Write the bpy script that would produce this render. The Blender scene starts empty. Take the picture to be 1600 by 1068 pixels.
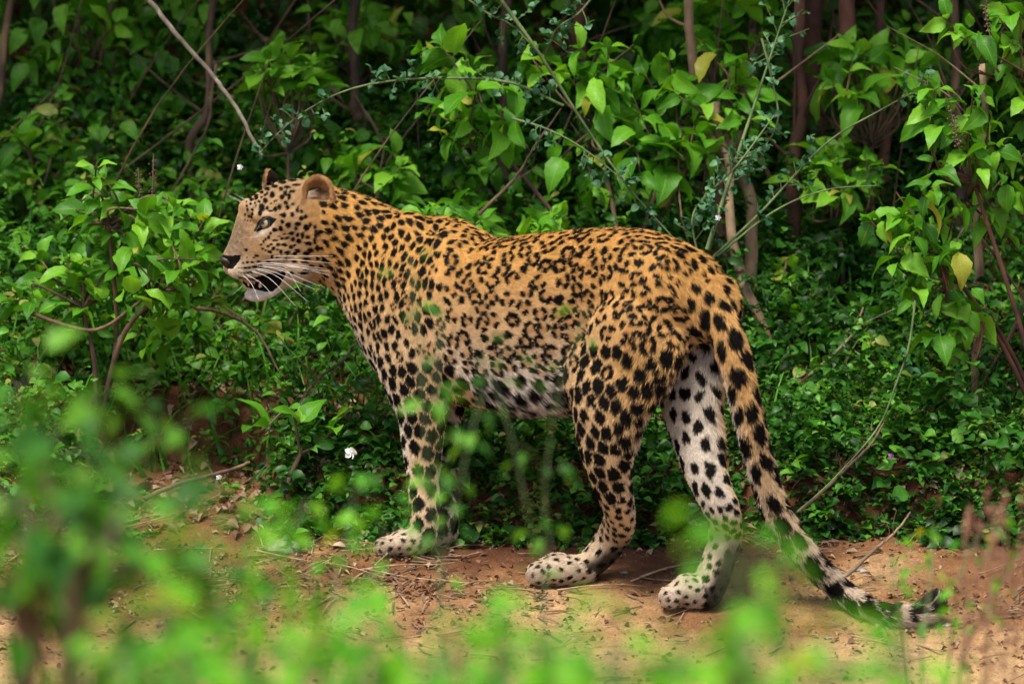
import bpy, math, random
import numpy as np
from mathutils import Vector, Matrix, kdtree
random.seed(7); RNG = np.random.default_rng(11)
SC = bpy.context.scene; COL = SC.collection

# ------------------------------------------------------------------ camera, light, exposure
PITCH = math.radians(10.0); DIST = 12.0; FPX = 9840.0
FZ = 0.4275
RIGHT = np.array([1., 0, 0]); FWD = np.array([0, math.cos(PITCH), -math.sin(PITCH)]); UP = np.array([0, math.sin(PITCH), math.cos(PITCH)])
CAM = np.array([0, 0, FZ]) - FWD * DIST
cd = bpy.data.cameras.new('camera'); cam = bpy.data.objects.new('camera', cd); COL.objects.link(cam)
cam.location = CAM; cam.rotation_euler = (math.pi / 2 - PITCH, 0, 0)
cd.sensor_width = 36; cd.lens = 36 * FPX / 1600; cd.clip_start = 0.1; cd.clip_end = 500
cd.dof.use_dof = True; cd.dof.focus_distance = DIST + 0.02; cd.dof.aperture_fstop = 4.6
SC.camera = cam

W = bpy.data.worlds.new('World'); SC.world = W; W.use_nodes = True
wn = W.node_tree; bg = wn.nodes['Background']
sky = wn.nodes.new('ShaderNodeTexSky'); sky.sky_type = 'NISHITA'; sky.sun_disc = False
SUN_EL, SUN_AZ = math.radians(68), math.radians(215)      # azimuth clockwise from +Y
sky.sun_elevation = SUN_EL; sky.sun_rotation = SUN_AZ
sky.air_density = 1.0; sky.dust_density = 4.0; sky.ozone_density = 1.0
wn.links.new(sky.outputs[0], bg.inputs[0]); bg.inputs[1].default_value = 0.10
sl = bpy.data.lights.new('sun', 'SUN'); sl.energy = 2.2; sl.angle = math.radians(20); sl.color = (1, .94, .82)
sun = bpy.data.objects.new('sun', sl); COL.objects.link(sun)
sdir = Vector((math.sin(SUN_AZ) * math.cos(SUN_EL), math.cos(SUN_AZ) * math.cos(SUN_EL), math.sin(SUN_EL)))
sun.rotation_euler = sdir.to_track_quat('Z', 'Y').to_euler(); sun.location = (0, 0, 12)
SC.view_settings.view_transform = 'Standard'; SC.view_settings.look = 'None'
SC.view_settings.gamma = 1; SC.view_settings.use_curve_mapping = False
SC.view_settings.exposure = 1.15
SC.cycles.use_denoising = True
SC.cycles.max_bounces = 6; SC.cycles.diffuse_bounces = 3; SC.cycles.glossy_bounces = 2; SC.cycles.transmission_bounces = 3; SC.cycles.transparent_max_bounces = 6

# ------------------------------------------------------------------ helpers
def P(px, py, d=0.0):
    """point that stands d metres nearer than the leopard's distance"""
    z = DIST - d
    return CAM + FWD * z + RIGHT * ((px - 800) / FPX * z) + UP * ((534 - py) / FPX * z)

def project(p):
    q = np.asarray(p) - CAM
    z = q @ FWD
    return 800 + (q @ RIGHT) / z * FPX, 534 - (q @ UP) / z * FPX

def vnoise(x, y, s, seed=0):
    """smooth value noise in -1..1 (arrays)"""
    x = np.asarray(x, float) * s; y = np.asarray(y, float) * s
    xi = np.floor(x).astype(np.int64); yi = np.floor(y).astype(np.int64)
    fx = x - xi; fy = y - yi; fx = fx * fx * (3 - 2 * fx); fy = fy * fy * (3 - 2 * fy)
    def h(a, b):
        n = (a * 374761393 + b * 668265263 + seed * 974634777) & 0x7fffffff
        n = ((n ^ (n >> 13)) * 1274126177) & 0x7fffffff
        return ((n ^ (n >> 16)) & 0xffff) / 32767.5 - 1
    return (h(xi, yi) * (1 - fx) + h(xi + 1, yi) * fx) * (1 - fy) + (h(xi, yi + 1) * (1 - fx) + h(xi + 1, yi + 1) * fx) * fy

def sstep(a, b, x):
    t = np.clip((np.asarray(x, float) - a) / (b - a), 0, 1); return t * t * (3 - 2 * t)

def ground_z(x, y):
    x = np.asarray(x, float); y = np.asarray(y, float)
    t8 = math.tan(math.radians(8))
    z = np.where(y < -1.6, -1.6 * t8 + (y + 1.6) * 0.02, y * t8)
    edge = .19 + .05 * vnoise(x, y * 0 + 3, 2.1, 5) + .05 * vnoise(x, y * 0, 7, 6) + .36 * sstep(-.42, -.52, x) * sstep(-.86, -.76, x) - .05 * sstep(.3, .9, x)
    z = z + sstep(0, .13, y - edge) * (.10 + .03 * vnoise(x, y, 3, 9))
    z = z + np.clip(y - edge - .1, 0, None) * .10
    z = z + .012 * vnoise(x, y, 3.1, 1) * (1 + 2 * sstep(.6, 2, y)) + .006 * vnoise(x, y, 9, 2) + .0035 * vnoise(x, y, 27, 3) + .0018 * vnoise(x, y, 75, 4)
    z = z + sstep(7, 40, y) * 3.0 * 1.0
    return z

def G(px, py):
    """where the line of sight through a pixel meets the ground"""
    d = (P(px, py, 0) - CAM); d = d / np.linalg.norm(d)
    t = 6.0
    for _ in range(900):
        p = CAM + d * t
        g = float(ground_z(p[0], p[1]))
        if p[2] <= g: break
        t += max(.004, (p[2] - g) * .8)
    return CAM + d * t

def tag(o, label=None, cat=None, group=None, kind=None):
    if label: o['label'] = label
    if cat: o['category'] = cat
    if group: o['group'] = group
    if kind: o['kind'] = kind
    return o

def empty(name, loc, **k):
    o = bpy.data.objects.new(name, None); COL.objects.link(o); o.location = Vector(loc); o.empty_display_size = .05
    return tag(o, **k)

def link(name, me, parent=None, mat=None):
    o = bpy.data.objects.new(name, me); COL.objects.link(o)
    if mat is not None and me is not None and not me.materials: me.materials.append(mat)
    if parent is not None:
        o.parent = parent; o.location = -Vector(parent.location)      # mesh data is in world coordinates
    return o

def np_mesh(name, V, F, smooth=True, uv=None, fattr=None):
    """V (n,3); F list/array of equal-length faces or list of arrays"""
    me = bpy.data.meshes.new(name)
    Fs = F if isinstance(F, list) else [F]
    Fs = [np.asarray(f, np.int32) for f in Fs if len(f)]
    me.vertices.add(len(V)); me.vertices.foreach_set('co', np.asarray(V, np.float32).ravel())
    loops = np.concatenate([f.ravel() for f in Fs]); sizes = np.concatenate([np.full(len(f), f.shape[1]) for f in Fs])
    me.loops.add(len(loops)); me.loops.foreach_set('vertex_index', loops)
    me.polygons.add(len(sizes)); starts = np.concatenate([[0], np.cumsum(sizes)[:-1]])
    me.polygons.foreach_set('loop_start', starts.astype(np.int32))
    if smooth: me.polygons.foreach_set('use_smooth', np.ones(len(sizes), bool))
    if uv is not None:
        l = me.uv_layers.new(name='UVMap'); l.data.foreach_set('uv', np.asarray(uv, np.float32)[loops].ravel())
    if fattr is not None:
        for k, v in fattr.items():
            a = me.attributes.new(k, 'FLOAT', 'POINT'); a.data.foreach_set('value', np.asarray(v, np.float32))
    me.update(); me.validate()
    return me

def crom(A, n):
    """Catmull-Rom through rows of A, n steps a segment"""
    A = np.asarray(A, float); out = []
    B = np.vstack([2 * A[0] - A[1], A, 2 * A[-1] - A[-2]])
    for i in range(len(A) - 1):
        p0, p1, p2, p3 = B[i:i + 4]
        for k in range(n):
            t = k / n
            out.append(.5 * ((2 * p1) + (-p0 + p2) * t + (2 * p0 - 5 * p1 + 4 * p2 - p3) * t * t + (-p0 + 3 * p1 - 3 * p2 + p3) * t ** 3))
    out.append(A[-1]); return np.array(out)

def tube(pts, rad, sides=7, cap=True):
    pts = np.asarray(pts, float); n = len(pts); rad = np.broadcast_to(rad, (n,))
    T = np.gradient(pts, axis=0); T /= np.linalg.norm(T, axis=1)[:, None] + 1e-12
    ref = np.array([0.31, 0.84, .44]); V = []
    for i in range(n):
        a = np.cross(T[i], ref); a /= np.linalg.norm(a) + 1e-9; b = np.cross(T[i], a)
        th = np.arange(sides) * 2 * math.pi / sides
        V.append(pts[i] + rad[i] * (np.cos(th)[:, None] * a + np.sin(th)[:, None] * b))
    V = np.concatenate(V); F = []
    for i in range(n - 1):
        for s in range(sides):
            F.append((i * sides + s, i * sides + (s + 1) % sides, (i + 1) * sides + (s + 1) % sides, (i + 1) * sides + s))
    F = np.array(F)
    return V, F

class MB:
    def __init__(s): s.V = []; s.F = []; s.n = 0
    def add(s, V, F):
        s.V.append(V); s.F.append(np.asarray(F) + s.n); s.n += len(V)
    def tube(s, pts, rad, sides=6): s.add(*tube(pts, rad, sides))
    def mesh(s, name):
        return np_mesh(name, np.concatenate(s.V), [f for f in s.F])

# ------------------------------------------------------------------ materials
def new_mat(name):
    m = bpy.data.materials.new(name); m.use_nodes = True
    return m, m.node_tree.nodes, m.node_tree.links, m.node_tree.nodes['Principled BSDF']

def ramp(N, stops):
    r = N.new('ShaderNodeValToRGB'); e = r.color_ramp.elements
    while len(e) > 1: e.remove(e[-1])
    e[0].position = stops[0][0]; e[0].color = (*stops[0][1], 1)
    for p, c in stops[1:]:
        k = e.new(p); k.color = (*c, 1)
    return r

def leaf_mat(name, dark, mid, light, per_object=True, rough=.42, trans=.35, veins=True, yellow=None, spec=.26):
    m, N, L, b = new_mat(name)
    if per_object:
        src = N.new('ShaderNodeObjectInfo').outputs['Random']
    else:
        a = N.new('ShaderNodeAttribute'); a.attribute_name = 'tint'; src = a.outputs['Fac']
    stops = [(0, dark), (.45, mid), (.9, light)]
    if yellow: stops += [(.972, light), (.99, yellow)]
    r = ramp(N, stops); L.new(src, r.inputs[0])
    tc = N.new('ShaderNodeTexCoord')
    nz = N.new('ShaderNodeTexNoise'); nz.inputs['Scale'].default_value = 60; nz.inputs['Detail'].default_value = 3
    L.new(tc.outputs['Object'], nz.inputs['Vector'])
    mr = N.new('ShaderNodeMapRange'); mr.inputs[1].default_value = .3; mr.inputs[2].default_value = .7; mr.inputs[3].default_value = .68; mr.inputs[4].default_value = 1.3
    L.new(nz.outputs[0], mr.inputs[0])
    mul = N.new('ShaderNodeMix'); mul.data_type = 'RGBA'; mul.blend_type = 'MULTIPLY'; mul.inputs[0].default_value = 1
    L.new(r.outputs[0], mul.inputs[6]); L.new(mr.outputs[0], mul.inputs[7])
    colr = mul.outputs[2]
    bn = N.new('ShaderNodeTexNoise'); bn.inputs['Scale'].default_value = 38; bn.inputs['Detail'].default_value = 4; L.new(tc.outputs['Object'], bn.inputs['Vector'])
    add = N.new('ShaderNodeMath'); add.operation = 'MULTIPLY_ADD'; add.inputs[1].default_value = .10; L.new(src, add.inputs[0]); L.new(bn.outputs[0], add.inputs[2])
    bm_ = N.new('ShaderNodeMapRange'); bm_.inputs[1].default_value = .715; bm_.inputs[2].default_value = .76; bm_.inputs[3].default_value = 0; bm_.inputs[4].default_value = .75; L.new(add.outputs[0], bm_.inputs[0])
    bx_ = N.new('ShaderNodeMix'); bx_.data_type = 'RGBA'; L.new(bm_.outputs[0], bx_.inputs[0]); L.new(colr, bx_.inputs[6]); bx_.inputs[7].default_value = (.16, .11, .03, 1); colr = bx_.outputs[2]
    if veins:
        uv = N.new('ShaderNodeUVMap'); sp = N.new('ShaderNodeSeparateXYZ'); L.new(uv.outputs[0], sp.inputs[0])
        ab = N.new('ShaderNodeMath'); ab.operation = 'ABSOLUTE'; L.new(sp.outputs[0], ab.inputs[0])
        # side veins: bands of v - 0.55|u|
        k = N.new('ShaderNodeMath'); k.operation = 'MULTIPLY_ADD'; k.inputs[1].default_value = -.5; L.new(ab.outputs[0], k.inputs[0]); L.new(sp.outputs[1], k.inputs[2])
        w = N.new('ShaderNodeMath'); w.operation = 'MULTIPLY'; w.inputs[1].default_value = 8; L.new(k.outputs[0], w.inputs[0])
        fr = N.new('ShaderNodeMath'); fr.operation = 'PINGPONG'; fr.inputs[1].default_value = .5; L.new(w.outputs[0], fr.inputs[0])
        v1 = N.new('ShaderNodeMapRange'); v1.inputs[1].default_value = 0; v1.inputs[2].default_value = .10; v1.inputs[3].default_value = .7; v1.inputs[4].default_value = 0; L.new(fr.outputs[0], v1.inputs[0])
        v2 = N.new('ShaderNodeMapRange'); v2.inputs[1].default_value = .02; v2.inputs[2].default_value = .09; v2.inputs[3].default_value = 1; v2.inputs[4].default_value = 0; L.new(ab.outputs[0], v2.inputs[0])
        mx = N.new('ShaderNodeMath'); mx.operation = 'MAXIMUM'; L.new(v1.outputs[0], mx.inputs[0]); L.new(v2.outputs[0], mx.inputs[1])
        vm = N.new('ShaderNodeMix'); vm.data_type = 'RGBA'; L.new(colr, vm.inputs[6]); vm.inputs[7].default_value = (light[0] * 1.5 + .02, light[1] * 1.25, light[2] * 1.5, 1)
        sc = N.new('ShaderNodeMath'); sc.operation = 'MULTIPLY'; sc.inputs[1].default_value = .35; L.new(mx.outputs[0], sc.inputs[0]); L.new(sc.outputs[0], vm.inputs[0])
        colr = vm.outputs[2]
        bp = N.new('ShaderNodeBump'); bp.inputs['Strength'].default_value = .5; bp.inputs['Distance'].default_value = .0008; bp.invert = True
        L.new(mx.outputs[0], bp.inputs['Height']); L.new(bp.outputs[0], b.inputs['Normal'])
    L.new(colr, b.inputs['Base Color']); b.inputs['Roughness'].default_value = rough; b.inputs['Specular IOR Level'].default_value = spec
    t = N.new('ShaderNodeBsdfTranslucent')
    tm = N.new('ShaderNodeMix'); tm.data_type = 'RGBA'; tm.blend_type = 'MULTIPLY'; tm.inputs[0].default_value = 1; L.new(colr, tm.inputs[6]); tm.inputs[7].default_value = (1.35, 1.3, .5, 1)
    L.new(tm.outputs[2], t.inputs[0])
    ms = N.new('ShaderNodeMixShader'); ms.inputs[0].default_value = trans
    L.new(b.outputs[0], ms.inputs[1]); L.new(t.outputs[0], ms.inputs[2]); L.new(ms.outputs[0], N['Material Output'].inputs[0])
    return m

def bark_mat(name, c1, c2, rough=.85, scale=40, bump=.6):
    m, N, L, b = new_mat(name)
    tc = N.new('ShaderNodeTexCoord'); mp = N.new('ShaderNodeMapping'); mp.inputs['Scale'].default_value = (1, 1, .35); L.new(tc.outputs['Object'], mp.inputs[0])
    nz = N.new('ShaderNodeTexNoise'); nz.inputs['Scale'].default_value = scale; nz.inputs['Detail'].default_value = 6; nz.inputs['Roughness'].default_value = .65; L.new(mp.outputs[0], nz.inputs['Vector'])
    r = ramp(N, [(.36, c1), (.52, tuple((a + q) / 2 for a, q in zip(c1, c2))), (.64, c2)]); L.new(nz.outputs[0], r.inputs[0])
    n2 = N.new('ShaderNodeTexNoise'); n2.inputs['Scale'].default_value = scale * .3; n2.inputs['Detail'].default_value = 3; L.new(tc.outputs['Object'], n2.inputs['Vector'])
    r2 = ramp(N, [(.4, (.55, .52, .5)), (.6, (1.25, 1.25, 1.2))]); L.new(n2.outputs[0], r2.inputs[0])
    mx = N.new('ShaderNodeMix'); mx.data_type = 'RGBA'; mx.blend_type = 'MULTIPLY'; mx.inputs[0].default_value = 1; L.new(r.outputs[0], mx.inputs[6]); L.new(r2.outputs[0], mx.inputs[7]); L.new(mx.outputs[2], b.inputs['Base Color'])
    b.inputs['Roughness'].default_value = rough
    bp = N.new('ShaderNodeBump'); bp.inputs['Strength'].default_value = bump; bp.inputs['Distance'].default_value = .003; L.new(nz.outputs[0], bp.inputs['Height']); L.new(bp.outputs[0], b.inputs['Normal'])
    return m

def plain_mat(name, c, rough=.6, **kw):
    m, N, L, b = new_mat(name); b.inputs['Base Color'].default_value = (*c, 1); b.inputs['Roughness'].default_value = rough
    for k, v in kw.items(): b.inputs[k.replace('_', ' ')].default_value = v
    return m
# ------------------------------------------------------------------ the leopard
S = 820.0
PHI = math.radians(35)              # the body points away from the camera
PSI = math.radians(20)              # the head turns back towards it
def lat(phi): return np.array([-math.sin(phi), -math.cos(phi), 0.])   # towards the animal's left, the side we see
Z3 = np.array([0, 0, 1.]); BL = lat(PHI); HL = np.array([math.sin(PSI), -math.cos(PSI), 0.]); HF = np.array([-math.cos(PSI), -math.sin(PSI), 0.])
def axd(px): return (px - 850) / S * .68

LV, LF, LN = [], [], [0]
SK = []          # skeleton samples: pos, flow dir, region, t
REG = dict(head=0, neck=1, torso=2, fore=3, hind=4, tail=5, foref=6, hindf=7, jaw=8, ear=9, hindR=10, foreR=11, hindfR=12, forefR=13)
def add_part(V, F):
    LV.append(V); LF.extend([tuple(int(i) + LN[0] for i in f) for f in F]); LN[0] += len(V)

def loft(st, lats, region=None, n=5, sides=28, taper=0., power=2.0, flowrev=False, upright=False):
    """st rows: x,y,z,a(up),b(lateral)"""
    A = crom(np.hstack([np.asarray(st, float), np.asarray(lats, float)]), n)
    C, a, b, La = A[:, :3], np.clip(A[:, 3], .002, 1), np.clip(A[:, 4], .002, 1), A[:, 5:8]
    T = np.gradient(C, axis=0); T /= np.linalg.norm(T, axis=1)[:, None]
    La = La - (La * T).sum(1)[:, None] * T; La /= np.linalg.norm(La, axis=1)[:, None]
    U = np.cross(La, T); U *= np.sign(U[:, 2:3] + 1e-6) if abs(U[:, 2]).mean() > .35 else 1
    if upright: U = np.tile(Z3, (len(C), 1)); T = np.tile(-HF, (len(C), 1)); La = np.tile(HL, (len(C), 1))
    th = np.linspace(0, 2 * math.pi, sides, endpoint=False)
    cu, cl = np.cos(th), np.sin(th)
    cu = np.sign(cu) * abs(cu) ** (2 / power); cl = np.sign(cl) * abs(cl) ** (2 / power)
    V = []; m = len(C)
    # rounded ends
    def ring(c, ai, bi, l, u): return c + ai * cu[:, None] * u + bi * (cl * (1 - taper * np.clip(cu, 0, 1)))[:, None] * l
    e = [(.95, .31), (.8, .6), (.55, .84), (.25, .97)]
    for k, (o, s) in enumerate([(.97, .25), (.84, .55), (.6, .8), (.31, .95)]):
        V.append(ring(C[0] - T[0] * o * min(a[0], b[0]), a[0] * s, b[0] * s, La[0], U[0]))
    for i in range(m): V.append(ring(C[i], a[i], b[i], La[i], U[i]))
    for o, s in [(.31, .95), (.6, .8), (.84, .55), (.97, .25)]:
        V.append(ring(C[-1] + T[-1] * o * min(a[-1], b[-1]), a[-1] * s, b[-1] * s, La[-1], U[-1]))
    R = len(V); V = np.concatenate(V); F = []
    for i in range(R - 1):
        for s in range(sides):
            F.append((i * sides + s, i * sides + (s + 1) % sides, (i + 1) * sides + (s + 1) % sides, (i + 1) * sides + s))
    F.append(tuple(range(sides))[::-1]); F.append(tuple((R - 1) * sides + s for s in range(sides)))
    add_part(V, F)
    if region is not None:
        for i in range(m):
            SK.append((C[i], -T[i] if flowrev else T[i], REG[region], i / (m - 1), max(a[i], b[i])))

def blob(c, r, axes=None):
    """ellipsoid, r = radii along axes rows"""
    axes = np.eye(3) if axes is None else np.asarray(axes); V = []; F = []
    nu, nv = 20, 12
    for j in range(1, nv):
        ph = math.pi * j / nv
        for i in range(nu):
            t = 2 * math.pi * i / nu
            V.append(c + r[0] * math.sin(ph) * math.cos(t) * axes[0] + r[1] * math.sin(ph) * math.sin(t) * axes[1] + r[2] * math.cos(ph) * axes[2])
    top = len(V); V.append(c + r[2] * axes[2]); V.append(c - r[2] * axes[2])
    for j in range(nv - 2):
        for i in range(nu): F.append((j * nu + i, (j + 1) * nu + i, (j + 1) * nu + (i + 1) % nu, j * nu + (i + 1) % nu))
    for i in range(nu):
        F.append((top, i, (i + 1) % nu)); F.append((top + 1, (nv - 2) * nu + (i + 1) % nu, (nv - 2) * nu + i))
    add_part(np.array(V), F)

def side_st(rows):
    """rows: px, top, bot, lateral radius, depth offset, phi or None"""
    st, la = [], []
    for px, top, bot, b, d, l in rows:
        st.append([*P(px, (top + bot) / 2, d), (bot - top) / 2 / S, b]); la.append(l)
    return st, la

# torso, neck to rump
mixl = lambda t: (HL * (1 - t) + BL * t) / np.linalg.norm(HL * (1 - t) + BL * t)
rows = [(492, 290, 428, .060, -.20, mixl(.1)), (535, 296, 446, .060, -.205, mixl(.4)), (580, 312, 490, .066, -.20, mixl(.75)),
        (625, 327, 556, .098, -.175, BL), (668, 333, 622, .108, axd(668), BL), (712, 349, 634, .112, axd(712), BL),
        (752, 371, 639, .110, axd(752), BL), (810, 369, 643, .114, axd(810), BL), (870, 363, 641, .108, axd(870), BL),
        (930, 357, 622, .100, axd(930), BL), (985, 356, 600, .108, axd(985), BL), (1035, 367, 580, .112, axd(1035), BL),
        (1078, 393, 555, .092, axd(1078), BL), (1108, 428, 535, .062, axd(1108), BL)]
st, la = side_st(rows); loft(st, la, 'torso', power=2.25)

def limb(rows, region, l=BL, lf=.8):
    """rows: px centre, py, half width px, depth, [lateral factor]"""
    st = [[*P(r[0], r[1], r[3]), r[2] / S, r[2] / S * (r[4] if len(r) > 4 else lf)] for r in rows]
    A = np.array(st); T = np.gradient(A[:, :3], axis=0)
    loft(st, [l] * len(st), region, n=5)

def gd(px, py): return DIST - (G(px, py) - CAM) @ FWD
dLF, dLH, dRH, dRF = gd(630, 868), gd(870, 916), gd(1070, 950), gd(690, 853)
print('paw depths', dLF, dLH, dRH, dRF)
ds = axd(640)
# left fore leg (near)
limb([(652, 420, 62, ds + .05, .45), (640, 480, 76, ds + .06, .5), (640, 545, 70, ds + .07, .52), (652, 610, 54, ds + .07, .62), (660, 650, 42, ds + .065, .75), (660, 700, 33, ds + .06, .85),
      (662, 750, 26, ds + .065, .9), (663, 800, 23, dLF, .95), (662, 832, 24, dLF, .95)], 'fore')
# left fore paw
limb([(664, 838, 22, dLF, .9), (647, 845, 23, dLF, 1.15), (630, 847, 22, dLF + .0, 1.4), (614, 851, 17, dLF, 1.6)], 'foref')
# right fore leg (far)
limb([(690, 500, 60, ds - .05, .5), (694, 600, 44, ds - .06, .6), (697, 660, 28, ds - .06, .8), (697, 720, 22, ds - .06, .9), (697, 790, 21, dRF, .9), (696, 830, 22, dRF, .9)], 'foreR')
limb([(697, 832, 21, dRF, .9), (680, 838, 20, dRF, 1.1), (660, 841, 18, dRF, 1.4), (645, 844, 12, dRF, 1.6)], 'forefR')
# left hind leg
dh = axd(1010)
limb([(1030, 455, 62, dh + .02, .55), (1006, 510, 84, dh + .05, .52), (980, 565, 84, dh + .075, .5), (958, 615, 71, dh + .08, .52), (949, 660, 59, dh + .075, .55), (948, 705, 48, dh + .065, .58),
      (954, 745, 36, dh + .05, .65), (964, 783, 29, dh + .03, .7), (968, 812, 29, (dLH + dh) / 2 + .03, .62), (958, 838, 27, dLH + .02, .7), (932, 872, 23, dLH, .8), (905, 891, 23, dLH, .95)], 'hind')
limb([(915, 889, 22, dLH, 1.0), (888, 890, 24, dLH, 1.2), (868, 889, 26, dLH, 1.25), (854, 892, 22, dLH, 1.4)], 'hindf')
# right hind leg (far)
dr = axd(1075) + .0
limb([(1080, 450, 48, dr - .05, .6), (1085, 510, 58, dr - .05, .6), (1084, 570, 56, dr - .04, .6), (1080, 625, 54, dr - .02, .55), (1088, 675, 46, dr - .0, .55), (1100, 725, 38, dr + .02, .6),
      (1114, 765, 32, dr + .03, .65), (1129, 800, 31, dr + .03, .62), (1134, 828, 29, (dRH + dr) / 2, .62), (1126, 865, 27, dRH, .7), (1112, 905, 27, dRH, .8), (1104, 926, 25, dRH, .9)], 'hindR')
limb([(1102, 925, 24, dRH, .95), (1086, 924, 26, dRH, 1.15), (1072, 923, 27, dRH, 1.25), (1060, 928, 21, dRH, 1.4)], 'hindfR')
# toes
for (px, py, d, r) in [(605, 852, dLF, 14.5), (848, 893, dLH, 18.5), (1056, 929, dRH, 18.5), (640, 842, dRF, 12)]:
    for k in (-1.5, -.5, .5, 1.5):
        off = -BL * k * .0165 * r / 13
        blob(P(px + abs(k) * 3 * r / 13, py, d) + off + np.array([0, 0, .002]), (r * 1.05 / S, r * .60 / S, r * 1.0 / S), [np.array([-math.cos(PHI), math.sin(PHI), 0]), BL, np.array([0, 0, 1.])])
# muscles
AX = np.array([-math.cos(PHI), math.sin(PHI), 0]); Z3 = np.array([0, 0, 1.])
blob(P(640, 400, ds + .03), (.075, .055, .085), [AX, BL, Z3])
blob(P(690, 356, axd(690)), (.075, .045, .020), [AX, BL, Z3])
blob(P(672, 548, ds + .085), (.046, .034, .070), [AX, BL, Z3])
blob(P(612, 505, ds + .070), (.036, .032, .060), [AX, BL, Z3])
blob(P(700, 420, ds + .02), (.035, .04, .075), [AX, BL, Z3])
blob(P(975, 560, dh + .08), (.085, .052, .12), [AX, BL, Z3])
blob(P(1040, 470, dh + .07), (.08, .05, .10), [AX, BL, Z3])
blob(P(905, 590, dh + .02), (.03, .03, .07), [AX, BL, Z3])
# tail
dt = axd(1105)
gt = lambda px, py, r: gd(px, py + r) if False else None
tl = [(1085, 432, 27, dt - .02), (1108, 458, 29, dt + .02), (1128, 500, 28, dt + .05), (1145, 550, 28, dt + .06), (1159, 605, 26, dt + .06), (1173, 665, 25, dt + .05), (1188, 725, 24, dt + .03), (1207, 785, 24, dt + .01),
      (1236, 838, 24, dt - .01), (1274, 884, 22, dt - .03), (1318, 925, 20, dt - .04), (1362, 953, 19, gd(1362, 972)), (1405, 962, 19, gd(1405, 980)), (1438, 958, 20, gd(1430, 982)), (1460, 944, 21, gd(1430, 982) - .01), (1462, 938, 17, gd(1430, 982) - .01)]
limb([(a_, b_, c_ * .86, d_) for a_, b_, c_, d_ in tl], 'tail', BL, .95)

# head in its own frame: forward hx, near side hy, up hz ; written with the photograph's profile
HO = P(440, 365, -.215); cpsi = math.cos(PSI)
def HP(px, py, hy=0.): return HO + HF * ((440 - px) / S / cpsi) + HL * hy + Z3 * ((365 - py) / S)
def head_loft(rows, region, **k):
    st = [[*HP(px, (t + b) / 2), (b - t) / 2 / S, w] for px, t, b, w in rows]
    loft(st, [HL] * len(st), region, upright=True, **k)
head_loft([(350, 393, 402, .013), (354, 386, 409, .018), (361, 371, 421, .023), (367, 352, 427, .026), (372, 336, 430, .030), (378, 320, 432, .036), (389, 307, 433, .046),
           (412, 294, 434, .058), (432, 284, 434, .067), (458, 280, 436, .073), (485, 283, 444, .073), (515, 291, 452, .067), (548, 305, 464, .06)], 'head', taper=.28, power=2.25)
for s in (1, -1):
    blob(HP(372, 416, s * .014), (.026, .019, .019), [HF, HL, Z3])          # whisker pads
    blob(HP(392, 405, s * .026), (.030, .016, .032), [HF, HL, Z3])
    blob(HP(400, 331, s * .034), (.020, .014, .013), [HF, HL, Z3])           # brow
    blob(HP(425, 385, s * .050), (.034, .022, .030), [HF, HL, Z3])          # cheek bone
    blob(HP(452, 410, s * .048), (.042, .026, .032), [HF, HL, Z3])
    blob(HP(447, 345, s * .056), (.038, .018, .03), [HF, HL, Z3])
blob(HP(358, 394, 0), (.008, .015, .009), [HF, HL, Z3])
blob(HP(392, 323, 0), (.022, .034, .021), [HF, HL, Z3])
head_loft([(388, 430, 450, .014), (400, 428, 452, .020), (415, 424, 453, .026), (430, 420, 449, .031), (446, 414, 440, .036), (460, 405, 430, .04)], 'jaw')
head_loft([(391, 453, 468, .016), (399, 450, 470, .020), (411, 447, 468, .024), (424, 440, 462, .028), (438, 428, 452, .034), (455, 414, 444, .042), (470, 405, 440, .046)], 'jaw')

def ear(c, face, up, r, depth, mb=None):
    """a cupped ear: outer shell and inner shell closed at the rim"""
    face = face / np.linalg.norm(face); up = up - (up @ face) * face; up /= np.linalg.norm(up); sd = np.cross(up, face)
    V = []; F = []; n = 24; m = 7
    for shell, (rr, dd) in enumerate([(r, depth), (r - .0075, depth - .008)]):
        for j in range(m):
            ph = (math.pi / 2) * (j / (m - 1))          # 0 rim .. pi/2 pole
            for i in range(n):
                t = 2 * math.pi * i / n
                w = rr * math.cos(ph) if j < m - 1 else .001
                stretch = 1.16 if math.sin(t) > 0 else 1.45
                V.append(c + sd * w * math.cos(t) + up * w * math.sin(t) * stretch - face * (dd * math.sin(ph)) )
    for j in range(m - 1):
        for i in range(n):
            a, b = j * n + i, j * n + (i + 1) % n
            F.append((a, b, b + n, a + n)); o = m * n
            F.append((o + a, o + a + n, o + b + n, o + b))
    for i in range(n): F.append((i, m * n + i, m * n + (i + 1) % n, (i + 1) % n))
    add_part(np.array(V), F)
NEAR_EAR = HP(478, 295, .075); FAR_EAR = HP(429, 288, -.060)
EF_N = HF * .45 + HL * .88 + Z3 * .06; EF_F = HF * .80 - HL * .50 + Z3 * .1
ear(NEAR_EAR, EF_N, Z3 + HF * -.12, .0325, .032)
ear(FAR_EAR, EF_F, Z3 + HF * .7, .023, .026)

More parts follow.
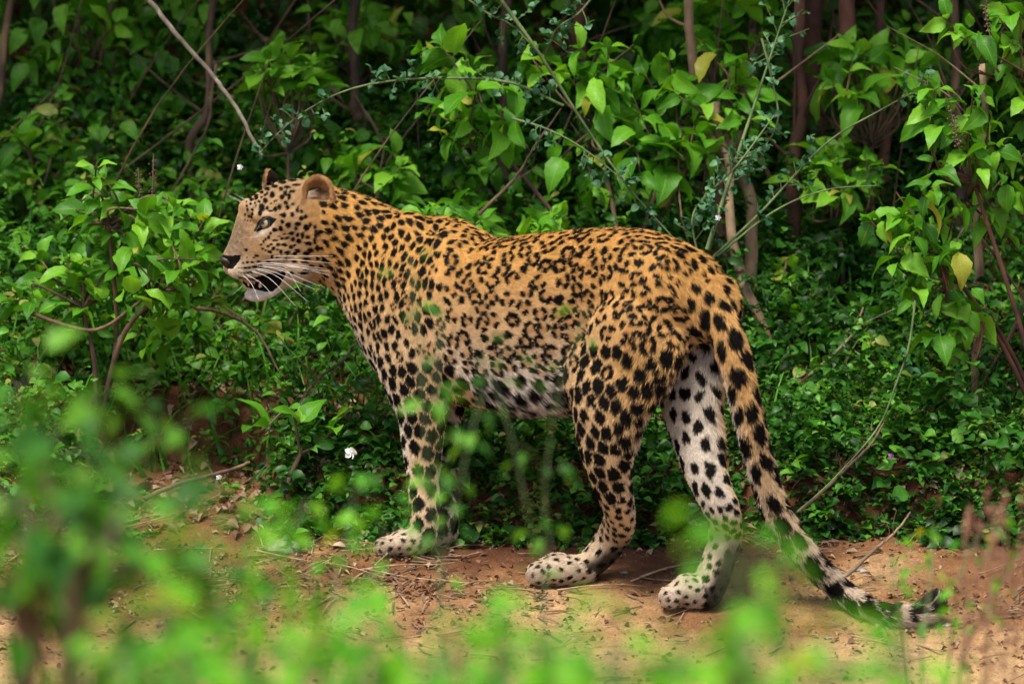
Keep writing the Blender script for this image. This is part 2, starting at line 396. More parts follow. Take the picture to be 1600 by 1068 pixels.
me = bpy.data.meshes.new('leopard_rough')
me.from_pydata([tuple(v) for v in np.concatenate(LV)], [], LF); me.update()
ob = bpy.data.objects.new('leopard_rough', me); COL.objects.link(ob)
md = ob.modifiers.new('r', 'REMESH'); md.mode = 'VOXEL'; md.voxel_size = .0036; md.use_smooth_shade = True
md = ob.modifiers.new('s', 'SMOOTH'); md.factor = .5; md.iterations = 9
dg = bpy.context.evaluated_depsgraph_get()
body_me = bpy.data.meshes.new_from_object(ob.evaluated_get(dg)); body_me.name = 'leopard_body'
bpy.data.objects.remove(ob); bpy.data.meshes.remove(me)
import bmesh
bm = bmesh.new(); bm.from_mesh(body_me)
def _hd(v):
    x, y = project(np.array(v.co)); return x < 512 and y < 474
hs = {v for v in bm.verts if _hd(v)}
bmesh.ops.subdivide_edges(bm, edges=[e for e in bm.edges if e.verts[0] in hs and e.verts[1] in hs], cuts=1, use_grid_fill=True, smooth=.3)
bmesh.ops.triangulate(bm, faces=[f for f in bm.faces if len(f.verts) > 4])
bm.to_mesh(body_me); bm.free()
for p_ in body_me.polygons: p_.use_smooth = True
nv = len(body_me.vertices); print('leopard verts', nv)
BV = np.empty(nv * 3, np.float32); body_me.vertices.foreach_get('co', BV); BV = BV.reshape(-1, 3).astype(float)
BN = np.empty(nv * 3, np.float32); body_me.vertices.foreach_get('normal', BN); BN = BN.reshape(-1, 3).astype(float)
body_me.calc_loop_triangles()
BT = np.empty(len(body_me.loop_triangles) * 3, np.int32); body_me.loop_triangles.foreach_get('vertices', BT); BT = BT.reshape(-1, 3)

# ---- per vertex: region, flow
kd = kdtree.KDTree(len(SK))
for i, s in enumerate(SK): kd.insert(s[0], i)
kd.balance()
SKD = np.array([s[1] for s in SK]); SKR = np.array([s[2] for s in SK]); SKT = np.array([s[3] for s in SK]); SKC = np.array([s[0] for s in SK]); SKA = np.array([s[4] for s in SK])
vreg = np.empty(nv, int); vflow = np.empty((nv, 3)); vt = np.empty(nv)
for i in range(nv):
    best = None; f = np.zeros(3); wsum = 0
    for co, j, dist in kd.find_n(BV[i], 6):
        e = dist - SKA[j]
        w = math.exp(-e / .012)
        f += w * SKD[j]
        if best is None or e < best[0]: best = (e, j)
    vreg[i] = SKR[best[1]]; vt[i] = SKT[best[1]]; vflow[i] = f
vflow += np.array([0, 0, -.25]) * (np.linalg.norm(vflow, axis=1)[:, None])
vflow -= (vflow * BN).sum(1)[:, None] * BN
vflow /= np.linalg.norm(vflow, axis=1)[:, None] + 1e-9
# smooth flow over the mesh
ne = len(body_me.edges); E = np.empty(ne * 2, np.int32); body_me.edges.foreach_get('vertices', E); E = E.reshape(-1, 2)
for _ in range(12):
    acc = vflow.copy()
    for k in range(3):
        acc[:, k] += np.bincount(E[:, 0], vflow[E[:, 1], k], nv) + np.bincount(E[:, 1], vflow[E[:, 0], k], nv)
    acc -= (acc * BN).sum(1)[:, None] * BN
    vflow = acc / (np.linalg.norm(acc, axis=1)[:, None] + 1e-9)

VPX, VPY = project(BV)
def head_px(p):
    """face coordinates: the far side mirrored on to the near one"""
    q = p - HO; hy = np.abs(q @ HL); hx = q @ HF
    m = HO + hx[:, None] * HF + hy[:, None] * HL + (q[:, 2:3]) * Z3
    return project(m)
VRIGHT = vreg >= 10
for a_, b_ in ((10, 4), (11, 3), (12, 7), (13, 6)): vreg[vreg == a_] = b_
vreg[(vreg == REG['torso']) & (VPX < 505) & (VPY < 462)] = REG['head']
is_head = np.isin(vreg, [REG['head'], REG['jaw']]) & (VPX < 500)

# ---- spots: centres by dart throwing on the vertices
def region_params(px, py, reg, nrm, p, right=False):
    """spacing of marks, size (fraction of spacing), rosette probability, elongation along the flow"""
    if right and reg == REG['hind'] and py < 780: return .028, .44, 0, 1.5
    if reg == REG['tail'] and py < 480 and px < 1150: return .0245, .52, .3, 1.3
    if reg == REG['tail']: return .0285, .64, 0, 1.8
    if reg == REG['torso'] or reg == REG['fore'] or reg == REG['hind']:
        if px < 560: return .0145, .56, .0, 1.5               # neck
        if py > 585 and 700 < px < 900: return .028, .58, 0, 1.2   # belly
        if px < 700 and py < 560: return (.0136 if py < 480 else .0152) + .004 * (px - 560) / 140, .60, .15 if px > 590 else 0, 1.5
        if px < 730 and py >= 560: return .0215 + .003 * min(1, (py - 560) / 120), .64, 0, 1.25
        if px < 850: return .0265, .56, .88, 1.15
        if py < 540 and px < 1080: return .0280, .56, .88, 1.15
        if py > 780: return .0185, .42, 0, 1.1
        return .0250, .62, .25 if py < 600 else 0, 1.2
    return .0155, .33, 0, 1.1
order = RNG.permutation(nv)[:90000]
cells = {}; spots = []
CS = .016
for i in order:
    if is_head[i]: continue
    p = BV[i]
    if vreg[i] == REG['head'] and abs((p - HO) @ HL) > .03 and VPY[i] < 330 and VPX[i] < 535: continue   # ears stay plain
    sp, fr, ros, el = region_params(VPX[i], VPY[i], vreg[i], BN[i], p, VRIGHT[i])
    c = (int(p[0] / CS + 1000), int(p[1] / CS + 1000), int(p[2] / CS + 1000)); ok = True
    rr = 3
    for a in range(-2, 3):
        for b_ in range(-2, 3):
            for d_ in range(-2, 3):
                for q in cells.get((c[0] + a, c[1] + b_, c[2] + d_), ()):
                    dv = q[0] - p; lon = dv @ vflow[i]
                    dd = dv @ dv - lon * lon + (lon / (el ** .8)) ** 2
                    if dd < (max(sp, q[1]) * .90) ** 2: ok = False; break
                if not ok: break
            if not ok: break
        if not ok: break
    if not ok: continue
    cells.setdefault(c, []).append((p, sp)); spots.append((i, sp, fr, ros, el))
print('spots', len(spots))
marks = []     # centre, along, across, ra, rc, strength
rosc = []; SROS_ = []
for (i, sp, fr, ros, el) in spots:
    p, f, n = BV[i], vflow[i], BN[i]; s = np.cross(n, f)
    r = sp * (fr if ros < .8 else .40) * random.uniform(.82, 1.12); SROS_.append(False)
    if random.random() < ros:
        k = random.choice((3, 4, 4, 5)); a0 = random.random() * 6.28; SROS_[len(SROS_) - 1] = True; R = sp * .385
        rosc.append((p, sp * .34))
        for j in range(k):
            if k > 3 and random.random() < .16: continue
            a = a0 + j * 6.283 / k + random.uniform(-.25, .25)
            q = p + (f * math.cos(a) * 1.15 + s * math.sin(a)) * R * random.uniform(.92, 1.15)
            ta = -f * math.sin(a) + s * math.cos(a)
            marks.append((q, ta, np.cross(n, ta), sp * random.uniform(.27, .36), sp * random.uniform(.19, .23)))
    else:
        a = random.gauss(0, .3); ff = f * math.cos(a) + s * math.sin(a)
        e = el * random.uniform(.8, 1.2)
        marks.append((p, ff, np.cross(n, ff), r * math.sqrt(e), r / math.sqrt(e)))
        if random.random() < .15:
            q = p + (ff * random.choice((-1, 1)) * .75 + s * random.uniform(-.6, .6)) * r
            marks.append((q, ff, np.cross(n, ff), r * .65, r * .6))
# face marks read off the photograph (left side), mirrored to the far side
FM = []
for t in '''480 60 40 40;640 95 35 40;360 55 25 20;395 30 20 20;365 150 35 40;260 165 25 20;755 85 25 50;700 185 35 30;815 215 25 25;550 150 20 15;510 165 15 15;460 195 20 10;305 265 45 60;275 350 32 45;395 275 25 30;530 290 30 40;600 260 30 45;455 320 40 15;730 265 30 35;155 290 25 25;150 375 20 25;100 410 25 20;135 425 20 20;70 300 18 25;60 230 18 25;120 200 18 22;190 190 18 20;210 230 15 20;30 380 14 16;70 480 14 10;120 490 14 10;30 470 12 10;905 260 15 15;890 315 30 35;960 330 25 30;670 395 35 35;620 385 15 20;805 385 30 40;955 450 40 35;1035 420 30 30;650 500 30 30;740 555 38 42;895 540 50 30;1040 600 45 50;1105 555 20 35;1185 590 25 30;620 610 30 40;865 615 30 30;525 635 40 30;790 690 38 25;675 705 20 12;895 720 30 32;980 725 30 50;1065 755 35 28;590 740 25 10;640 780 30 22;715 770 28 22;815 790 27 32;915 820 45 38;1040 855 30 25;1095 860 35 30;450 690 20 25;420 760 22 30;365 790 15 25;335 830 15 25;525 810 45 15;575 880 30 28;675 885 40 28;460 875 25 18;410 905 25 18;290 880 20 15;780 920 30 30;845 885 25 18;500 940 25 25;565 960 15 12;320 945 25 15;375 970 25 12;435 995 25 18;1195 700 25 60;1245 690 20 45;1180 820 25 50;170 60 30 14;230 60 22 12;110 120 18 12;160 130 18 14;215 110 20 14;300 90 18 16;50 170 12 18'''.split(';'):
    x, y, rx, ry = map(float, t.split()); FM.append((380 + x / 10.68, 300 + y / 10.68, rx / 10.68, ry / 10.68))
for t in '''350 450 15 10;410 440 22 12;480 440 22 13;560 430 30 13;290 517 10 7;330 517 15 9;380 515 25 14;435 513 22 16;510 505 35 20;580 495 25 18;290 575 11 8;325 580 13 8;365 582 15 9;415 580 20 12;460 577 20 12;405 375 10 9;495 375 18 10;535 350 25 15;390 270 25 15;770 250 25 25;825 267 15 12;720 295 30 20;750 365 22 22;815 367 20 18;870 300 18 30;955 310 35 22;1100 280 35 25;1275 275 40 30;1225 315 45 25;1060 325 30 25;1055 430 35 20;1225 390 50 15;1200 440 50 15;1375 385 20 25;1370 245 25 40;1015 590 35 20;1240 540 50 15;1440 530 45 12;1295 485 35 12;1450 690 50 30;1180 590 60 15;930 400 30 18;700 430 28 12'''.split(';'):
    x, y, rx, ry = map(float, t.split()); FM.append((340 + x / 8.89, 360 + y / 8.89, rx / 8.89, ry / 8.89))
# crown and nape marks
for x, y, rx, ry in [(408, 300, 3, 3), (417, 296, 4, 2.5), (428, 292, 5, 2.5), (440, 286, 6, 2.2), (455, 283, 6, 2), (438, 296, 3, 3), (448, 293, 5, 2.2), (462, 290, 6, 2), (456, 300, 4, 2), (470, 280, 5, 2), (425, 303, 3, 3), (445, 303, 3, 4), (400, 309, 3, 3), (392, 312, 3, 2.5)]:
    FM.append((x, y, rx, ry))
FM.append((506, 320, 5, 8)); FM.append((510, 312, 4, 6)); FM.append((479, 300, 2, 2))
FM = np.array(FM)

mk = kdtree.KDTree(len(marks))
for i, m_ in enumerate(marks): mk.insert(m_[0], i)
mk.balance()
MC = np.array([m_[0] for m_ in marks]); MA = np.array([m_[1] for m_ in marks]); MB_ = np.array([m_[2] for m_ in marks]); MRA = np.array([m_[3] for m_ in marks]); MRB = np.array([m_[4] for m_ in marks])
sk = kdtree.KDTree(len(spots))
for i, s_ in enumerate(spots): sk.insert(BV[s_[0]], i)
sk.balance()
SROS = np.array(SROS_); SCN = np.array([BV[s_[0]] for s_ in spots]); SFL = np.array([vflow[s_[0]] for s_ in spots]); SEL = np.array([s_[4] for s_ in spots]); SSP = np.array([s_[1] for s_ in spots])
rk = kdtree.KDTree(max(1, len(rosc)))
for i, m_ in enumerate(rosc): rk.insert(m_[0], i)
rk.balance()

def inpoly(x, y, poly):
    r = np.zeros(len(x), bool); n = len(poly); j = n - 1
    for i in range(n):
        xi, yi = poly[i]; xj, yj = poly[j]
        c = ((yi > y) != (yj > y)) & (x < (xj - xi) * (y - yi) / (yj - yi + 1e-9) + xi)
        r ^= c; j = i
    return r
MOUTH = [(369, 431), (384, 434), (400, 431), (420, 426), (444, 421), (447, 428), (437, 446), (425, 456), (414, 456), (386, 449)]
NOSEP = [(340, 396), (362, 399), (377, 398), (375, 406), (364, 420), (356, 420), (340, 408)]
EYEP = [(396, 361), (404, 345), (411, 339), (422, 338), (433, 342), (428, 348), (422, 355), (410, 359), (402, 363)]

def on_ear(p):
    r = []
    for ec, ef in ((NEAR_EAR, EF_N), (FAR_EAR, EF_F)):
        q = p - ec; f = ef / np.linalg.norm(ef); dist = np.linalg.norm(q, axis=1)
        x, y = project(p)
        r.append((dist < .037) & (y < (313 if ec is NEAR_EAR else 285)) & (x < 532) & ((x > 473) | (ec is FAR_EAR)) & ((p - HO) @ HL > .045 if ec is NEAR_EAR else x < 436))
    return r

def base_coat(p, n, reg, right):
    """ground colour of the coat"""
    m = len(p); px, py = project(p)
    gold = np.array([.54, .29, .08]); tan = np.array([.56, .39, .215]); cream = np.array([.74, .66, .56]); white = np.array([.74, .69, .62])
    side = n @ BL; leftness = np.where(right, -1, 1)
    c = np.empty((m, 3)); c[:] = tan
    c += (gold - tan) * sstep(560, 380, py)[:, None]
    rump = sstep(850, 1000, px) * sstep(760, 600, py); c += (np.array([.54, .295, .085]) - c) * (rump * .7)[:, None]
    legs = sstep(560, 830, py); c += (np.array([.55, .41, .25]) - c) * (legs * .5)[:, None]
    tor = (reg == REG['torso'])
    belly = sstep(.25, -.5, n[:, 2]) * tor * sstep(500, 600, py)
    belly = np.maximum(belly, tor * sstep(548, 600, py) * (px > 700) * .97)
    c += (cream - c) * belly[:, None]
    inner = sstep(-.05, -.45, side * leftness) * np.isin(reg, [REG['fore'], REG['hind'], REG['hindf']]) * sstep(480, 560, py); c += (white - c) * inner[:, None]
    pale = right * sstep(-.15, .3, side) * sstep(490, 545, py) * (1 - sstep(.25, .6, n[:, 0])); c += (np.array([.52, .455, .38]) - c) * pale[:, None]
    chest = sstep(30, -10, px - (500 + (py - 440) * .62)) * (py > 420) * (reg <= 3) * (px < 640); c += (cream - c) * (chest * .75)[:, None]
    paw = np.isin(reg, [REG['foref'], REG['hindf']]).astype(float); dust = .5 + .5 * sstep(.03, .0, p[:, 2] - ground_z(p[:, 0], p[:, 1])); c += (np.array([.52, .42, .31]) * (1, .86, .74) ** np.array([[1]]) - c) * (paw * .9 * dust)[:, None] + (np.array([.56, .49, .40]) - c) * (paw * .9 * (1 - dust))[:, None]
    shank = ((reg == REG['hind']) | (reg == REG['fore'])) * sstep(770, 860, py); c += (np.array([.56, .44, .30]) - c) * (shank * .8)[:, None]
    tl_ = reg == REG['tail']
    under = tl_ * sstep(0.1, .7, n @ AX) * sstep(540, 640, py); c += (white - c) * under[:, None]
    c[tl_] += (np.array([.54, .44, .34]) - c[tl_]) * (sstep(740, 900, py[tl_]) * .8)[:, None]
    hx, hy = head_px(p)
    w = np.isin(reg, [REG['head'], REG['jaw']]) * sstep(520, 455, px)
    hc = np.empty((m, 3)); hc[:] = np.array([.52, .345, .18])
    muz = sstep(402, 366, hx) * sstep(325, 352, hy); hc += (np.array([.31, .225, .15]) - hc) * (muz * .9)[:, None]
    brd = sstep(6, 1, np.abs(hy - (352 + (368 - hx) * 1.95) + 3)) * 0
    lowf = sstep(398, 428, hy); hc += (np.array([.62, .51, .38]) - hc) * (lowf * .85)[:, None]
    chin = (reg == REG['jaw']) * sstep(448, 456, hy); hc += (white - hc) * chin[:, None]
    ue = np.exp(-(((hx - 409) / 13) ** 2 + ((hy - 364 + (hx - 409) * .5) / 4) ** 2)); hc += (np.array([.74, .68, .58]) - hc) * np.clip(ue * 1.2, 0, 1)[:, None]
    ab = np.exp(-(((hx - 418) / 16) ** 2 + ((hy - 333) / 4) ** 2)); hc += (np.array([.66, .52, .36]) - hc) * (ab * .7)[:, None]
    c += (hc - c) * w[:, None]
    return c

def coat_marks(p, n, reg):
    """0..1: how black the coat is, and how far inside a rosette"""
    m = len(p); px, py = project(p)
    K = 5; idx = np.zeros((m, K), int)
    fn = mk.find_n
    for i in range(m):
        r = fn(p[i], K)
        for k in range(K): idx[i, k] = r[k][1]
    wob = .12 * (np.sin(p[:, 0] * 410 + p[:, 2] * 333) + np.sin(p[:, 1] * 480 - p[:, 2] * 370 + 1.7) + .7 * np.sin(p[:, 0] * 930 + p[:, 1] * 700 - p[:, 2] * 810))
    dark = np.zeros(m)
    for k in range(K):
        j = idx[:, k]; dv = p - MC[j]
        q = np.sqrt(((dv * MA[j]).sum(1) / MRA[j]) ** 2 + ((dv * MB_[j]).sum(1) / MRB[j]) ** 2)
        dark = np.maximum(dark, 1 - sstep(.88, 1.12, q + wob))
    tt = (px - 1300) / 170
    band = (reg == REG['tail']) * (px > 1385) * ((np.abs(((px - 1335) % 38) - 19) < 12) | (px > 1432))
    band = band * (((n[:, 2] > -.35) & (px < 1432)) | ((px >= 1432) & (py < 958)))
    dark = np.where((reg == REG['tail']) & (px > 1385), band * .97, dark)
    # every mark keeps inside its own cell, so a tan line always parts it from its neighbours
    K2 = 4; si = np.zeros((m, K2), int); fs = sk.find_n
    for i in range(m):
        r = fs(p[i], K2)
        for k in range(K2): si[i, k] = r[k][1]
    ds_ = []
    for k in range(K2):
        j = si[:, k]; dv = p - SCN[j]; lon = (dv * SFL[j]).sum(1); sq = (dv * dv).sum(1) - lon * lon
        ds_.append(np.sqrt(np.maximum(sq + (lon / SEL[j] ** .8) ** 2, 0)))
    ds_ = np.sort(np.stack(ds_, 1), 1); gap = (ds_[:, 1] - ds_[:, 0]) * .5 + .0004 * np.sin(p[:, 0] * 700 + p[:, 2] * 500)
    wide = SROS[si[:, 0]]; dark = dark * sstep(np.where(wide, -.0001, .00035), np.where(wide, .0005, .00125), gap)
    heel = (reg == REG['hind']) * sstep(826, 870, py) * sstep(.0, .6, -(n @ AX) - n[:, 2] * .4)
    ros = np.zeros(m); f1 = rk.find
    for i in range(m):
        r = f1(p[i])
        if r[2] is not None and r[2] < rosc[r[1]][1]: ros[i] = 1
    head = np.isin(reg, [REG['head'], REG['jaw']]) & (px < 500)
    hx, hy = head_px(p[head]); hd = np.zeros(len(hx))
    lw = .12 * np.sin(hx * 1.9 + hy * 1.3) + .10 * np.sin(hx * .9 - hy * 2.3)
    for (fx, fy, rx, ry) in FM:
        q = np.sqrt(((hx - fx) / (rx * 1.22)) ** 2 + ((hy - fy) / (ry * 1.22)) ** 2) + lw
        hd = np.maximum(hd, 1 - sstep(.85, 1.15, q))
    for poly in (MOUTH, NOSEP, EYEP): hd = np.maximum(hd, inpoly(hx, hy, poly) * 1.)
    dark[head] = np.where(hx < 470, hd, np.maximum(hd, dark[head])); ros[head] = 0
    for e in on_ear(p): dark[e] = 0; ros[e] = 0
    return np.maximum(dark, heel * .93), ros

def coat(c, n, p, reg):
    c = c.copy(); dark, ros = coat_marks(p, n, reg)
    c += (np.array([.43, .20, .06]) - c) * (ros * .5)[:, None]
    for e, (ec, ef) in zip(on_ear(p), ((NEAR_EAR, EF_N), (FAR_EAR, EF_F))):
        q = p - ec; f = ef / np.linalg.norm(ef); face = n @ f; dist = np.linalg.norm(q, axis=1)
        c[e] = np.array([.36, .20, .08])
        k = e & (face < -.25) & (np.abs(q @ f) > .007); dark[k] = .97
        k = e & (face > .1) & (dist < .024); c[k] = np.array([.17, .09, .05])
    return c * (1 - dark[:, None]) + np.array([.0045, .0035, .003]) * dark[:, None], dark

VB = base_coat(BV, BN, vreg, VRIGHT)
deg = np.bincount(E.ravel(), minlength=nv)[:, None]
for it in range(34):
    acc = np.stack([np.bincount(E[:, 0], VB[E[:, 1], k], nv) + np.bincount(E[:, 1], VB[E[:, 0], k], nv) for k in range(3)], 1) / deg
    hold = (is_head & (VPX < 470))[:, None] * (it > 2)
    VB = np.where(hold, VB, VB * .4 + acc * .6)
bc, bd = coat(VB * (1 + .16 * vnoise(BV[:, 0] + BV[:, 2] * .7, BV[:, 1] + BV[:, 2], 140, 91))[:, None], BN, BV, vreg)
ca = body_me.attributes.new('coat', 'FLOAT_COLOR', 'POINT'); ca.data.foreach_set('color', np.hstack([bc * .8, np.ones((nv, 1))]).astype(np.float32).ravel())
def coat_mat(name, rough):
    m, N, L, b = new_mat(name); a = N.new('ShaderNodeAttribute'); a.attribute_name = 'coat'
    L.new(a.outputs['Color'], b.inputs['Base Color']); b.inputs['Roughness'].default_value = rough; b.inputs['Specular IOR Level'].default_value = .07
    return m
leo = empty('leopard', (P(860, 890, 0)[0], P(860, 890, 0)[1], 0), label='spotted leopard standing on the red soil with its mouth half open and tail trailing', cat='leopard')
body = link('body', body_me, leo, coat_mat('leopard_skin', .6))

# ---- fur
NH = 600000
tri = BV[BT]; ar = np.linalg.norm(np.cross(tri[:, 1] - tri[:, 0], tri[:, 2] - tri[:, 0]), axis=1) * .5
print('skin area', ar.sum())
wgt = ar * np.where(is_head[BT[:, 0]], 2.4, 1.0)
pick = RNG.choice(len(BT), NH, p=wgt / wgt.sum())
u, v = RNG.random(NH), RNG.random(NH); fl = u + v > 1; u[fl] = 1 - u[fl]; v[fl] = 1 - v[fl]
w0 = np.stack([1 - u - v, u, v], 1)
HPp = (tri[pick] * w0[:, :, None]).sum(1); HN = (BN[BT[pick]] * w0[:, :, None]).sum(1); HN /= np.linalg.norm(HN, axis=1)[:, None]
HFl = (vflow[BT[pick]] * w0[:, :, None]).sum(1)
HR = vreg[BT[pick, 0]]
HB = (VB[BT[pick]] * w0[:, :, None]).sum(1)
hc, hdk = coat(HB, HN, HPp, HR)
hpx, hpy = project(HPp)
keep = np.ones(NH, bool)
hh = is_head[BT[pick, 0]]
fx, fy = head_px(HPp)
for poly in (MOUTH, NOSEP, EYEP): keep &= ~(hh & inpoly(fx, fy, poly))
ln = np.full(NH, .0066)
ln[HR == REG['torso']] = .0075
bel = ((HR == REG['torso']) * sstep(560, 630, hpy) * sstep(690, 730, hpx)); ln += bel * .017
ln = np.where(HR == REG['tail'], .013, ln)
thb = (HR == REG['hind']) * sstep(0, .7, -(HN @ AX)) * sstep(500, 560, hpy) * sstep(800, 700, hpy); ln += thb * .010
ln = np.where(np.isin(HR, [REG['foref'], REG['hindf']]), .0055, ln)
ln = np.where(((HR == REG['hind']) | (HR == REG['fore'])) & (hpy > 700), .0062, ln)
ln = np.where(hh, .0034 + .0024 * sstep(400, 480, fx), ln)
ln = np.where(hh & (HR == REG['jaw']), .0055, ln)
ln *= RNG.uniform(.6, 1.25, NH)
# the face is combed back from the nose
q = HPp - HP(362, 398); ff = q / (np.linalg.norm(q, axis=1)[:, None] + 1e-9); ff -= (ff * HN).sum(1)[:, None] * HN; ff /= np.linalg.norm(ff, axis=1)[:, None] + 1e-9
HFl = np.where(hh[:, None], ff, HFl)
# belly hair hangs back and down
hang = np.array([0.3, 0, -1.]); hg = hang - (HN @ hang)[:, None] * HN; HFl = HFl + hg * (bel * .9)[:, None]
HFl = HFl + RNG.normal(0, .16, (NH, 3)); HFl /= np.linalg.norm(HFl, axis=1)[:, None]
lift = RNG.uniform(.22, .5, NH)[:, None] + .15 * (bel + thb)[:, None]
d0 = HFl + HN * lift * 1.7; d0 /= np.linalg.norm(d0, axis=1)[:, None]
d1 = HFl + HN * lift * .7; d1 /= np.linalg.norm(d1, axis=1)[:, None]
lift_face = hh[:, None] * .35; d0 = d0 + HN * lift_face; d0 /= np.linalg.norm(d0, axis=1)[:, None]; p0 = HPp - HN * np.where(hh, .0004, .0012)[:, None]; p1 = p0 + d0 * ln[:, None] * .4; p2 = p1 + d1 * ln[:, None] * .6
pts = np.stack([p0, p1, p2], 1)[keep]; n_h = len(pts)
mott = 1 + .16 * vnoise(HPp[:, 0] + HPp[:, 2] * .7, HPp[:, 1] + HPp[:, 2], 140, 91) + .10 * vnoise(HPp[:, 0] - HPp[:, 2], HPp[:, 2] + HPp[:, 1], 34, 92)
hcol = hc * RNG.uniform(.68, 1.3, (NH, 1)) * mott[:, None]
hcol = hcol[keep]
cu = bpy.data.hair_curves.new('fur'); cu.add_curves([3] * n_h)
cu.attributes['position'].data.foreach_set('vector', pts.astype(np.float32).ravel())
ra = cu.attributes.get('radius') or cu.attributes.new('radius', 'FLOAT', 'POINT')
rr = np.tile([.00036, .00030, .00006], (n_h, 1)) * (1.0 - .35 * hh[keep])[:, None]
ra.data.foreach_set('value', rr.astype(np.float32).ravel())
at = cu.attributes.new('coat', 'FLOAT_COLOR', 'CURVE'); at.data.foreach_set('color', np.hstack([hcol, np.ones((n_h, 1))]).astype(np.float32).ravel())
cu.materials.append(coat_mat('leopard_fur', .5))
fur = bpy.data.objects.new('fur', cu); COL.objects.link(fur); fur.parent = leo; fur.location = -Vector(leo.location); tag(fur, kind='stuff')

# ---- eye, nose, mouth, whiskers
btree = kdtree.KDTree(nv)
for i in range(nv): btree.insert(BV[i], i)
btree.balance()
def surf(px, py, s=1):
    """point of the head's skin seen at that pixel on the near side (s=1), or its mirror (s=-1)"""
    m = np.where(is_head & (((BV - HO) @ HL) * s > 0))[0]
    x, y = head_px(BV[m]); k = m[np.argmin((x - px) ** 2 + (y - py) ** 2)]
    return BV[k], BN[k]
m, N, L, b = new_mat('eye')
tc = N.new('ShaderNodeTexCoord'); ln_ = N.new('ShaderNodeVectorMath'); ln_.operation = 'LENGTH'
sx = N.new('ShaderNodeVectorMath'); sx.operation = 'MULTIPLY'; sx.inputs[1].default_value = (1, 1, 0); L.new(tc.outputs['Object'], sx.inputs[0]); L.new(sx.outputs[0], ln_.inputs[0])
r = ramp(N, [(0, (.004, .004, .004)), (.20, (.004, .004, .004)), (.25, (.24, .21, .10)), (.55, (.38, .34, .20)), (.70, (.30, .25, .13)), (.76, (.012, .01, .008)), (1, (.01, .008, .007))])
mm = N.new('ShaderNodeMath'); mm.operation = 'MULTIPLY'; mm.inputs[1].default_value = 1 / .0115; L.new(ln_.outputs['Value'], mm.inputs[0]); L.new(mm.outputs[0], r.inputs[0])
L.new(r.outputs[0], b.inputs['Base Color']); b.inputs['Roughness'].default_value = .06; b.inputs['Coat Weight'].default_value = 1
eye_m = m
lid_m = plain_mat('eyelid_skin', (.012, .009, .008), .45)
for s in (1, -1):
    c0, n0 = surf(417, 348.5, s)
    look = Vector(HL * s * .80 + HF * .62 + Z3 * .05).normalized()
    R = .0128
    V, F = [], []
    nu, nvv = 32, 20
    for j in range(nvv + 1):
        ph = math.pi * j / nvv
        for i in range(nu):
            t = 2 * math.pi * i / nu; V.append((R * math.sin(ph) * math.cos(t), R * math.sin(ph) * math.sin(t), R * math.cos(ph)))
    for j in range(nvv):
        for i in range(nu): F.append((j * nu + i, (j + 1) * nu + i, (j + 1) * nu + (i + 1) % nu, j * nu + (i + 1) % nu))
    e = np_mesh('eye', np.array(V), np.array(F)); eo = link('eye', e, None, eye_m)
    ctr = Vector(c0) - Vector(HL) * s * (R * .62) + Vector(HF) * 0
    eo.parent = leo; eo.location = ctr - Vector(leo.location); eo.rotation_euler = look.to_track_quat('Z', 'Y').to_euler()
    # lids: an almond rim on the eyeball
    mb = MB()
    side = np.array(HL) * s; fw = HF * .98 - Z3 * .40; fw /= np.linalg.norm(fw); upv = np.cross(side, fw); upv *= np.sign(upv[2])
    for sign, hgt in ((1, .0100), (-1, .0085)):
        pts = []
        for k in range(13):
            t = -1 + k / 6; x = t * .0165; y = sign * hgt * (1 - abs(t) ** 1.9)
            dd = math.sqrt(max(0, (R + .0012) ** 2 - x * x - y * y)) if x * x + y * y < (R + .0012) ** 2 else 0
            dd = max(dd, .0072)
            pts.append(np.array(ctr) + fw * (x + .0005) + upv * y + side * dd)
        mb.tube(np.array(pts), .0018 if sign > 0 else .0011, 8)
    inner = np.array(ctr) + fw * .015 + side * .0075
    mb.tube(np.array([inner, inner + fw * .006 - upv * .0015 + side * .0005, inner + fw * .011 - upv * .004]), np.array([.0024, .002, .001]), 8)
    link('eyelid', mb.mesh('eyelid'), leo, lid_m)
# nose pad
nose_m = bark_mat('nose_leather', (.012, .008, .007), (.05, .03, .026), .38, 500, .3)
NB = []; 
def npad(rows):
    V, F = [], []; sides = 16
    for (px, t, b_, w) in rows:
        c = HP(px, (t + b_) / 2); a = (b_ - t) / 2 / S
        for i in range(sides):
            th = 2 * math.pi * i / sides; cz, cy = math.cos(th), math.sin(th)
            V.append(c + Z3 * a * cz + HL * w * cy * (1 + .35 * cz) + HF * (a * cz - a) * .8)
    for i in range(len(rows) - 1):
        for k in range(sides): F.append((i * sides + k, i * sides + (k + 1) % sides, (i + 1) * sides + (k + 1) % sides, (i + 1) * sides + k))
    return np.array(V), np.array(F)
V, F = npad([(343.2, 403, 412, .003), (343.2, 399, 416, .009), (344.4, 397, 418.5, .0125), (347, 396, 420, .015), (352, 396, 420, .016), (358, 398, 419, .0165)])
link('nose', np_mesh('nose', V, F), leo, nose_m)
for s in (1, -1):
    mb = MB(); pts = [HP(356, 402, s * .0135), HP(361, 401, s * .0175), HP(366.5, 401.5, s * .0205), HP(372, 403.5, s * .021), HP(376, 402, s * .022)]
    mb.tube(crom(np.array(pts), 4), np.linspace(.0035, .0014, 17), 8); link('nostril', mb.mesh('nostril'), leo, nose_m)
